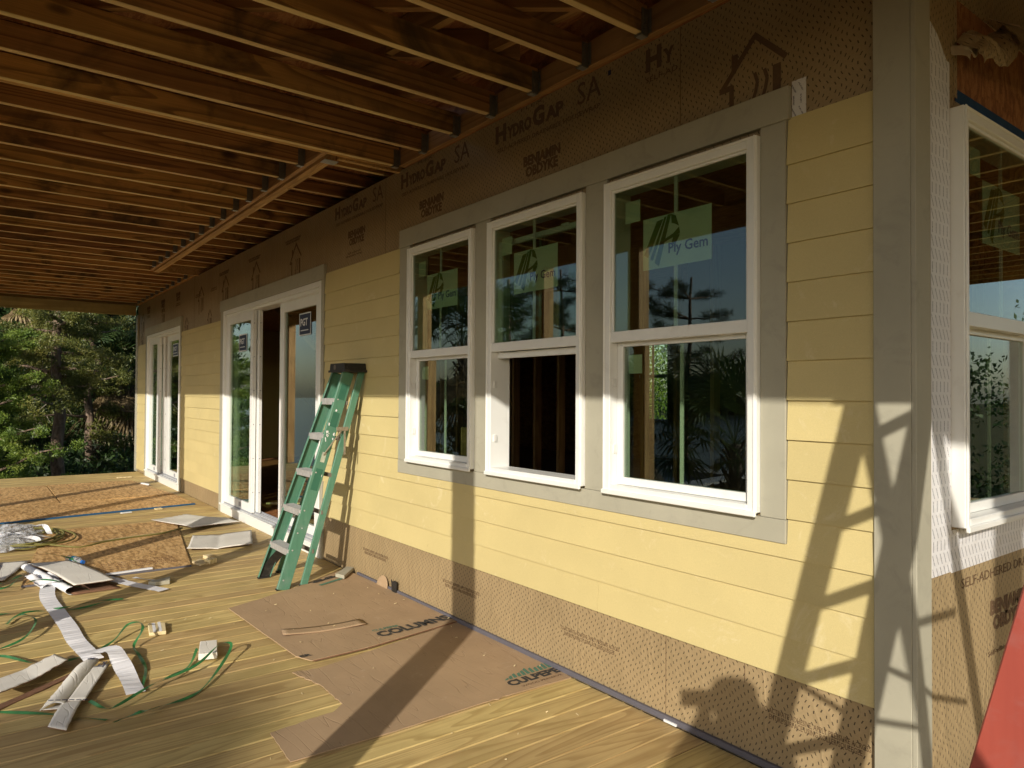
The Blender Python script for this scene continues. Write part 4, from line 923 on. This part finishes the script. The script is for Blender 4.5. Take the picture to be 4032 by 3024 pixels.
# brown cardboard sheets
def sheet_poly(name, poly, z, mat, label, amp=.004, th=.005, step=.07, group=None):
    """polygon outline with torn edges filled as a wavy sheet"""
    pts = []
    for i, p in enumerate(poly):
        q = poly[(i+1) % len(poly)]; L_ = math.hypot(q[0]-p[0], q[1]-p[1]); n = max(1, int(L_/.025)); jag = p[2] if len(p) > 2 else .0015
        for k in range(n):
            t = k/n; x, y = p[0]+(q[0]-p[0])*t, p[1]+(q[1]-p[1])*t; j_ = jag if k else 0
            pts.append((x+j_*mnoise.noise(Vector((x*60, y*60, 0))), y+j_*mnoise.noise(Vector((x*60, y*60, 9)))))
    bm = bmesh.new(); vs = [bm.verts.new((x, y, 0)) for x, y in pts]; f = bm.faces.new(vs)
    if f.normal.z < 0: bmesh.ops.reverse_faces(bm, faces=[f])
    bmesh.ops.triangulate(bm, faces=bm.faces[:])
    x0, x1 = min(p[0] for p in pts), max(p[0] for p in pts); y0, y1 = min(p[1] for p in pts), max(p[1] for p in pts)
    for ax, lo, hi in ((0, x0, x1), (1, y0, y1)):
        c_ = lo+step
        while c_ < hi:
            no = (1, 0, 0) if ax == 0 else (0, 1, 0); co = (c_, 0, 0) if ax == 0 else (0, c_, 0)
            bmesh.ops.bisect_plane(bm, geom=bm.verts[:]+bm.edges[:]+bm.faces[:], plane_co=co, plane_no=no); c_ += step
    r = bmesh.ops.extrude_face_region(bm, geom=bm.faces[:]); top = [v for v in r['geom'] if isinstance(v, bmesh.types.BMVert)]
    for v in bm.verts: v.co.z = z+amp*(.5+.5*mnoise.noise(Vector((v.co.x*2.3, v.co.y*2.3, 4))))
    for v in top: v.co.z += th
    bmesh.ops.recalc_face_normals(bm, faces=bm.faces); me = bpy.data.meshes.new(name); bm.to_mesh(me); bm.free()
    o = link(name, me, mat); tag(o, label, 'cardboard', group); return o
gC = 'flattened brown carton sheets'
c1 = sheet_poly('cardboard_sheet', [(-3.63, -1.03, .004), (-3.85, .0, .001), (-2.90, -.005), (-2.745, -.025), (-2.762, -.42, .012), (-2.765, -.56, .003), (-2.76, -1.06, .002), (-2.775, -1.485, .004), (-3.06, -1.47, .010), (-3.085, -1.30, .012), (-3.09, -1.175, .012), (-3.15, -1.10, .012), (-3.43, -1.10, .016), (-3.66, -1.155, .016)], .0015, 'card', 'torn brown carton sheet nearest the camera with a logo by the wall', .0025, .004, .07, gC)
c2_ = sheet_poly('cardboard_sheet', [(-4.97, -1.11, .003), (-3.85, -1.065, .002), (-3.738, -1.02), (-3.74, -.69), (-3.85, .0), (-4.15, -.003), (-4.55, -.005), (-5.40, -.03), (-5.50, -.08), (-5.22, -.55, .004), (-5.07, -.865, .008)], .008, 'card', 'brown carton sheet under the green ladder printed with large black letters', .005, .005, .07, gC)
ob('corrugated_edge', MB().beam((-3.7375, -1.01, .006), (-3.7395, -.70, .008), (.003, 0, 0), (0, 0, .006)).beam((-3.7385, -.69, .008), (-3.842, .0, .008), (.003, 0, 0), (0, 0, .006)), 'cardb', c2_)
patch('cardboard_strip', [(-4.30, -.99), (-4.20, -.52), (-4.09, -.53), (-4.19, -1.015)], .017, 'card', 'curved narrow strip of brown cardboard on the lettered sheet', 'cardboard', .004, .004, lambda u, v: .012*(u*2-1)**2, (14, 4), .002)
zt = .0182
text('COLUMNS', 'inkd', c2_, (.535, .098), on_deck(-3.835, -.548, .0192, PI/2+.105*0+.10), 'lettering', .0004, .045)
text('CULPEPER', 'inkg', c2_, (.18, .032), on_deck(-3.955, -.545, .0192, PI/2), 'lettering', .0004, .02)
text('ER', 'inkd', c2_, (.065, .035), on_deck(-3.80, -1.055, .0182, PI/2), 'lettering', .0004, .04)
text('PEPER', 'inkd', c2_, (.30, .052), on_deck(-5.385, -.165, .0195, -PI/2+.38), 'lettering', .0004, .04)
ob('printed_logo', MB().beam((-5.27, -.16, .0186), (-5.17, -.40, .0186), (.03, .01, 0), (0, 0, .0006)), 'inkg', c2_)
text('CULPEPE', 'inkd', c1, (.33, .066), on_deck(-2.828, -.345, .0090, PI/2), 'lettering', .0004, .045)
text('WOOD PRESERVE', 'ink', c1, (.26, .018), on_deck(-2.790, -.305, .0090, PI/2), 'lettering', .0004, .0)
pk = [0, .3, .55, .45, .7, 1., .8, .62, .75, .9, 1., 1.]
for q in range(11):
    y_ = -.33+.029*q; h_ = .018+.058*pk[q]; ob('printed_logo', MB().prism([(-2.906, y_), (-2.906-.0, y_+.020), (-2.906-h_, y_+.034), (-2.906-h_*.82, y_+.014)], .0090, .0094), 'inkg', c1)
# cut-off flap standing at the wall
def ear(u, v): a = u*PI; r_ = .055*v; return (-4.86+r_*math.cos(a)*1.6, -.012+.012*v*0-.02*(1-v*math.sin(a)), .012+r_*math.sin(a)*1.5)
tag(ob('cardboard_tab', MB().grid(ear, 16, 5, .003), 'card', None), 'rounded brown cardboard tab standing against the wrap by the floor', 'cardboard')
tag(ob('rubber_scrap', MB().prism([(-4.70, .0), (-4.64, .0), (-4.63, .09), (-4.66, .10), (-4.70, .085), (-4.715, .1)], -.03, -.024, 'xz'), 'black', None), 'black torn scrap standing by the cardboard tab', 'scrap')

# wood offcuts
def off(p, z, h, mat, lb, nm='wood_offcut', top=None):
    o = ob(nm, MB().prism(p, z, z+h), mat, None, .003); tag(o, lb, 'offcut', 'small offcuts on the deck'); return o
o = off([(-4.92, -1.61), (-4.87, -1.52), (-4.69, -1.55), (-4.71, -1.64)], .002, .022, 'block', 'small block with yellow and white stripes on open boards')
for q in range(2): ob('white_stripe', MB().prism([(-4.90, -1.592+.032*q), (-4.90, -1.575+.032*q), (-4.70, -1.603+.032*q), (-4.70, -1.620+.032*q)], .0242, .0248), 'paper', o)
off([(-4.31, -1.45), (-4.28, -1.365), (-4.07, -1.42), (-4.10, -1.51)], .012, .035, 'cardw', 'weathered grey white block right of the striped one')
off([(-5.97, -1.42), (-6.04, -1.25), (-5.91, -1.28), (-5.915, -1.38)], .002, .030, 'trim', 'grey offcut in the post shadow before the dark OSB')
off([(-6.66, -.86), (-6.70, -.79), (-6.60, -.77), (-6.57, -.83)], .002, .03, 'block', 'tiny pale offcut nearest the white cardboard rectangle')
off([(-6.53, -.98), (-6.58, -.90), (-6.40, -.86), (-6.37, -.95)], .002, .018, 'block', 'thin pale offcut at the corner of the dark OSB')
off([(-6.45, -.90), (-6.50, -.82), (-6.43, -.80), (-6.38, -.87)], .002, .04, 'block', 'squarish pale offcut beside the thin one')
off([(-5.30, -.21), (-5.47, -.04), (-5.41, .0), (-5.20, -.18)], .022, .028, 'trim', 'grey trim offcut lying by the wall right of the green ladder')
off([(-6.44, -1.75), (-6.47, -1.30), (-6.43, -1.30), (-6.40, -1.75)], .016, .012, 'paper', 'long white stick on the near edge of the dark OSB', 'trim_stick')
off([(-13.83, -.50), (-13.86, -.28), (-13.78, -.27), (-13.76, -.49)], .002, .015, 'block', 'pale stick at the far left, before the far door', 'trim_stick')
off([(-12.66, -.31), (-12.40, -.24), (-12.33, -.27), (-12.60, -.34)], .014, .02, 'paper', 'white stick beside the far OSB sheets', 'trim_stick')
off([(-9.74, -1.05), (-9.77, -.93), (-9.72, -.92), (-9.70, -1.04)], .002, .01, 'paper', 'small white stick along the blue edge', 'trim_stick')
off([(-9.83, -.66), (-9.86, -.58), (-9.77, -.57), (-9.76, -.65)], .002, .015, 'block', 'pale chip block beyond the blue edge')
ribbon('wood_strip', [(-7.97, -1.59, .02), (-7.93, -1.5, .022), (-7.99, -1.2, .024), (-8.0, -.9, .03)], .02, 'block', 'thin pale splinter strip across the dark OSB', 'wood strip', 6, .003)
ch = MB()
for i in range(70):
    x, y = random.uniform(-13, -1.7), random.uniform(-2.3, -.05)
    if i < 26: x, y = random.uniform(-5, -2.2), random.uniform(-1.4, -.05)
    s_ = random.uniform(.003, .009); a_ = random.uniform(0, PI); z_ = .0165 if (-5.2 < x < -2.75 and y > -1.05) else .002
    if -5.3 < x < -3.8 and y > -1: z_ = .021
    ch.beam((x, y, z_), (x+s_*2*math.cos(a_), y+s_*2*math.sin(a_), z_+.003), (-s_*math.sin(a_)*.7, s_*math.cos(a_)*.7, .001), (0, 0, .0015))
ob('wood_chips', ch, 'block', None, kind='stuff')
sd = MB()

# ------------------------------------------------------------------ vegetation
def quads(name, C_, U, V, mat, parent=None, **k):
    """C centres, U,V half-vectors -> one mesh of leaf quads (pointed: kite)"""
    n = len(C_); v = np.empty((n, 4, 3)); v[:, 0] = C_-U; v[:, 1] = C_+V*.9-U*.1; v[:, 2] = C_+U; v[:, 3] = C_-V*.9-U*.1
    me = bpy.data.meshes.new(name); me.vertices.add(n*4); me.vertices.foreach_set('co', v.ravel())
    me.loops.add(n*4); me.loops.foreach_set('vertex_index', np.arange(n*4)); me.polygons.add(n)
    me.polygons.foreach_set('loop_start', np.arange(n)*4); me.polygons.foreach_set('loop_total', np.full(n, 4)); me.update(calc_edges=True)
    return link(name, me, mat, parent, **k)
def rdir(n):
    v = rng.normal(size=(n, 3)); return v/np.linalg.norm(v, axis=1)[:, None]
def leaves(centres, spread, per, size, aspect=.35, up=0., out=0.):
    c = np.repeat(np.array(centres), per, 0); n = len(c)
    off_ = rdir(n)*(rng.random((n, 1))**.6)*spread; C_ = c+off_*np.array([1, 1, .7])
    d = rdir(n)+off_/spread*out; d[:, 2] += up; d /= np.linalg.norm(d, axis=1)[:, None]
    s = size*(.6+.8*rng.random((n, 1))); p = np.cross(d, rdir(n)); p /= np.linalg.norm(p, axis=1)[:, None]+1e-9
    return C_, d*s, p*s*aspect
def limb(mb, a, b, r0, r1, wob=.1, n=6, seg=6):
    a, b = Vector(a), Vector(b); L_ = (b-a).length; pts = []
    for i in range(n+1):
        t = i/n; p = a.lerp(b, t); q = Vector((mnoise.noise(p*1.7), mnoise.noise(p*1.7+Vector((7, 0, 0))), mnoise.noise(p*1.3+Vector((0, 9, 0)))*.5))
        pts.append(p+q*wob*L_*math.sin(t*PI)*.6)
    mb.tube(pts, [r0+(r1-r0)*i/n for i in range(n+1)], seg); return pts
def tree(name, base, h, label, catg, mat, crown=(0., 1.), R=2., nb=26, per=60, size=.05, spread=.22, r0=.14, lean=(0, 0), up=.35, aspect=.35, twigs=True, sub=5, group=None, droop=.0):
    t = thing(name, label, catg, base, group); tr = MB(); top = Vector((lean[0], lean[1], h))
    tp = limb(tr, (0, 0, 0), top, r0, r0*.25, .10, 10, 9); cs = []; tw = MB()
    for i in range(nb):
        f = crown[0]+(crown[1]-crown[0])*((i+.5)/nb); p0 = tp[min(9, int(f*10))].lerp(tp[min(10, int(f*10)+1)], f*10-int(f*10)) if f < 1 else tp[10]
        an = i*2.4+random.uniform(-.5, .5); L_ = R*(1-.55*max(0, (f-crown[0])/(crown[1]-crown[0]+1e-6))**1.3)*random.uniform(.6, 1.1)
        e = p0+Vector((math.cos(an)*L_, math.sin(an)*L_, L_*random.uniform(.05, .45)-droop*L_))
        bp = limb(tr, p0, e, r0*.28, .012, .22, 5, 5)
        for q in range(sub):
            u = .35+.65*q/(sub-1); p = bp[int(u*5)] if u < 1 else bp[5]
            for r_ in range(2):
                c_ = p+Vector((random.gauss(0, .3), random.gauss(0, .3), random.gauss(0, .18)))*L_*.28; cs.append(tuple(c_))
                if twigs and random.random() < .5: limb(tw, p, c_+Vector((0, 0, .05)), .010, .003, .3, 4, 4)
    ob('trunk', tr, 'bark', t, 0, True)
    if twigs and tw.v: ob('twigs', tw, 'twig', t, kind='stuff')
    quads('crown', *leaves(cs, spread, per, size, aspect, up, .6), mat, t)
    return t
G0 = -2.75
gT = 'trees beyond the far end of the deck'
tree('cedar_tree', (-18.6, -2.35, G0), 5.6, 'bright green cedar leaning in at the far left beyond the deck', 'tree', 'cedar', (.18, .98), 1.85, 52, 230, .027, .19, .12, up=.5, sub=6, group=gT)
tree('cedar_tree', (-20.2, -.80, G0), 9.2, 'taller cedar with pale trunk behind the bright green one', 'tree', 'cedar2', (.42, 1.), 2.1, 48, 190, .031, .23, .18, up=.3, sub=6, group=gT, droop=.15)
tree('oak_tree', (-23.0, .12, G0), 8.5, 'dark trunked tree between the cedar and the palm', 'tree', 'cedar2', (.35, 1.), 2.2, 26, 90, .05, .26, .16, up=.1, group=gT, droop=.2)
tree('oak_tree', (-26.0, -2.6, G0), 10., 'shaded broad tree far behind the bright cedar', 'tree', 'darkleaf', (.15, 1.), 3.2, 44, 110, .07, .42, .2, up=.1, aspect=.5, group=gT, twigs=False)
tree('oak_tree', (-28.0, 1.0, G0), 11., 'shaded broad tree far behind the palm', 'tree', 'darkleaf', (.25, 1.), 3.2, 40, 90, .07, .45, .2, up=.1, aspect=.5, group=gT, twigs=False)
tree('oak_tree', (-27.0, 4.2, G0), 10., 'dark tree behind the house corner', 'tree', 'darkleaf', (.15, 1.), 3., 36, 90, .07, .45, .2, up=.1, aspect=.5, group=gT, twigs=False)

def palm(base, h, label, R=1.0, nf=26, dead=14, seed=1, lean=(0, 0), group=None, thick=.17):
    random.seed(seed); t = thing('palm_tree', label, 'palm', base, group); tr = MB()
    tp = limb(tr, (0, 0, 0), (lean[0], lean[1], h), thick, thick*.82, .04, 12, 12); ob('trunk', tr, 'palmbark', t, 0, True)
    bt_ = MB(); top = Vector((lean[0], lean[1], h))
    for i in range(26):
        an = i*2.4; z_ = h-.05*i*.9; bt_.beam(Vector((lean[0]+math.cos(an)*thick*.8, lean[1]+math.sin(an)*thick*.8, z_-.1)), Vector((lean[0]+math.cos(an)*thick*1.9, lean[1]+math.sin(an)*thick*1.9, z_+.18)), (.05, 0, 0), (0, .05, 0))
    ob('frond_bases', bt_, 'palmbark', t)
    for kind, cnt in (('crown', nf), ('dead_fronds', dead)):
        vs, fs = [], []
        for i in range(cnt):
            an = i*2.4+random.uniform(-.3, .3)
            el = random.uniform(-.35, 1.25) if kind == 'crown' else random.uniform(-1.45, -.9)
            d = Vector((math.cos(an)*math.cos(el), math.sin(an)*math.cos(el), math.sin(el))); L_ = R*random.uniform(.75, 1.1)
            c_ = top+d*L_*.85; side = d.cross(Vector((0, 0, 1))).normalized(); upv = side.cross(d)
            b = len(vs); s_ = side*.012; vs += [tuple(top-s_), tuple(top+s_), tuple(c_+s_), tuple(c_-s_)]; fs.append((b, b+1, b+2, b+3))
            nb_ = 26
            for q in range(nb_):
                a_ = (q/(nb_-1)-.5)*3.9; bd = (d*math.cos(a_)+side*math.sin(a_)*.95+upv*.25*math.cos(a_*2)).normalized(); bl = L_*random.uniform(.62, .8)*(1-.18*abs(a_)/2)
                wv = bd.cross(upv).normalized()*.019*R; p1 = c_+bd*bl*.6; p2 = c_+bd*bl+Vector((0, 0, -bl*random.uniform(.1, .35)))
                b = len(vs); vs += [tuple(c_), tuple(p1-wv), tuple(p2), tuple(p1+wv)]; fs.append((b, b+1, b+2, b+3))
        me = bpy.data.meshes.new(kind); me.from_pydata(vs, [], fs); link(kind, me, 'palm' if kind == 'crown' else 'deadpalm', t)
    return t
gP = 'sabal palms around the house'
palm((-24.0, 1.13, G0), 4.9, 'palm with shaggy dead fronds beside the far corner of the house', 1.5, 26, 30, 3, group=gP)
palm((-22.0, 2.7, G0), 5.6, 'palm partly hidden by the far corner of the house', 1.5, 24, 22, 5, group=gP)
palm((-25.5, -.9, G0), 7.6, 'taller palm among the trees beyond the deck', 1.4, 22, 26, 9, group=gP)
# palms and pines on the water side (seen mirrored in the glass)
palm((-9.6, -11.0, -2.9), 3.3, 'palm on the bank opposite the triple windows', 1.7, 30, 12, 11, group=gP)
palm((-12.4, -10.5, -2.9), 3.6, 'low palm on the bank left of its neighbour', 1.6, 30, 10, 12, group=gP)
palm((-17.5, -9.0, -2.9), 5.8, 'tall palm on the bank beyond the middle posts', 1.7, 30, 12, 13, group=gP)
palm((-25.5, -10.5, -2.9), 3.4, 'palm on the bank opposite the far door', 1.7, 28, 12, 14, group=gP)
random.seed(21)
def pine(base, h, label, R, lean, seed):
    random.seed(seed); t = thing('pine_tree', label, 'pine', base, 'pines on the river bank'); tr = MB(); cs = []
    tp = limb(tr, (0, 0, 0), (lean[0], lean[1], h), .2, .05, .06, 10, 8)
    for i in range(26):
        f = .42+.58*i/26; p0 = tp[min(10, int(f*10))]; an = random.uniform(0, 2*PI); L_ = R*random.uniform(.4, 1.1)*(1.15-.6*f)
        e = p0+Vector((math.cos(an)*L_, math.sin(an)*L_, random.uniform(-.1, .5)*L_)); bp = limb(tr, p0, e, .05, .015, .25, 5, 5)
        for q in (2, 3, 4, 5): cs.append(tuple(bp[q]+Vector((random.gauss(0, .15), random.gauss(0, .15), .12))))
    ob('trunk', tr, 'bark', t, 0, True); quads('crown', *leaves(cs, .42, 150, .13, .09, .25, 1.), 'pine', t)
pine((-23.5, -26, -2.9), 10.2, 'pine leaning over the water, right of its pair', 3.6, (1.2, .5), 31)
pine((-29.5, -24, -2.9), 11.5, 'tallest pine on the river bank', 3.8, (-.8, 0), 32)
palm((8.5, 16.5, G0), 4.2, 'palm behind the house on the side-porch side', 1.7, 30, 10, 15, group=gP)
pine((-21, -13.5, -2.9), 8.6, 'nearer pine on the bank', 3.0, (.3, .4), 33)
tree('oak_tree', (-15.2, -8.6, G0), 3.9, 'leafy tree close to the porch on the water side', 'tree', 'darkleaf', (.3, 1.), 2.2, 26, 80, .07, .3, .14, aspect=.5, twigs=False, group='trees on the water side')
tree('oak_tree', (-20.5, -7.6, G0), 3.9, 'leafy tree beyond the far porch post', 'tree', 'darkleaf', (.25, 1.), 2.4, 28, 80, .07, .3, .14, aspect=.5, twigs=False, group='trees on the water side')
tree('oak_tree', (10.45, -19.65, -2.9), 11.75, 'tree whose top stands in front of the low sun', 'tree', 'darkleaf', (.45, 1.), 1.45, 30, 190, .10, .5, .16, aspect=.5, twigs=False, group='trees on the water side')
# undergrowth beyond the deck
cs = []
for i in range(560):
    x_, y_ = random.uniform(-26.5, -16.0), random.uniform(-4.5, 3.5); cs.append((x_, y_, G0+random.uniform(.1, 1.2)+.30*(-16-x_)*random.random()))
quads('undergrowth', *leaves(cs, .45, 75, .075, .5, .2), 'darkleaf', None, kind='stuff')
cs = [(random.uniform(-38, -29), random.uniform(-6, 12), G0+random.uniform(0, 9.5)) for i in range(900)]
quads('far_wood', *leaves(cs, 1.3, 55, .16, .6), 'darkleaf', None, kind='stuff')
cs = [(random.uniform(-300, 120), random.uniform(-175, -150), -2.9+random.uniform(0, 7.5)) for i in range(900)]
quads('far_shore_wood', *leaves(cs, 5.5, 34, 1.1, .6), 'darkleaf', None, kind='stuff')
cs = [(random.uniform(-32, 30), 19+random.uniform(0, 7), G0+random.uniform(0, 6.5)) for i in range(520)]
quads('back_yard_wood', *leaves(cs, 1.2, 150, .09, .5), 'darkleaf', None, kind='stuff')
cs = [(random.uniform(-26, -15), 14+random.uniform(0, 3), G0+random.uniform(1, 6.5)) for i in range(150)]
quads('back_yard_hedge', *leaves(cs, 1.0, 120, .08, .4), 'cedar', None, kind='stuff')
# floating dock
dk = thing('floating_dock', 'grey timber dock floating on the water', 'dock', (0, 0, 0))
for i in range(22):
    o = box('plank', (-27.2+.3*i, -26.93+.3*i, -30.5, -28.6, -2.62, -2.56), 'alu', dk)
box('float', (-27.0, -20.8, -30.3, -28.8, -2.95, -2.64), 'foundation', dk)
for xx in (-26.9, -21.0): ob('pile', MB().tube([(xx, -30.7, -4), (xx, -30.7, 1.0)], .14, 10), 'bark', dk)
ob('gangway', MB().beam((-22, -28.6, -2.55), (-17, -15, -1.9), (1.0, .4, 0), (0, 0, .1)), 'alu', dk)
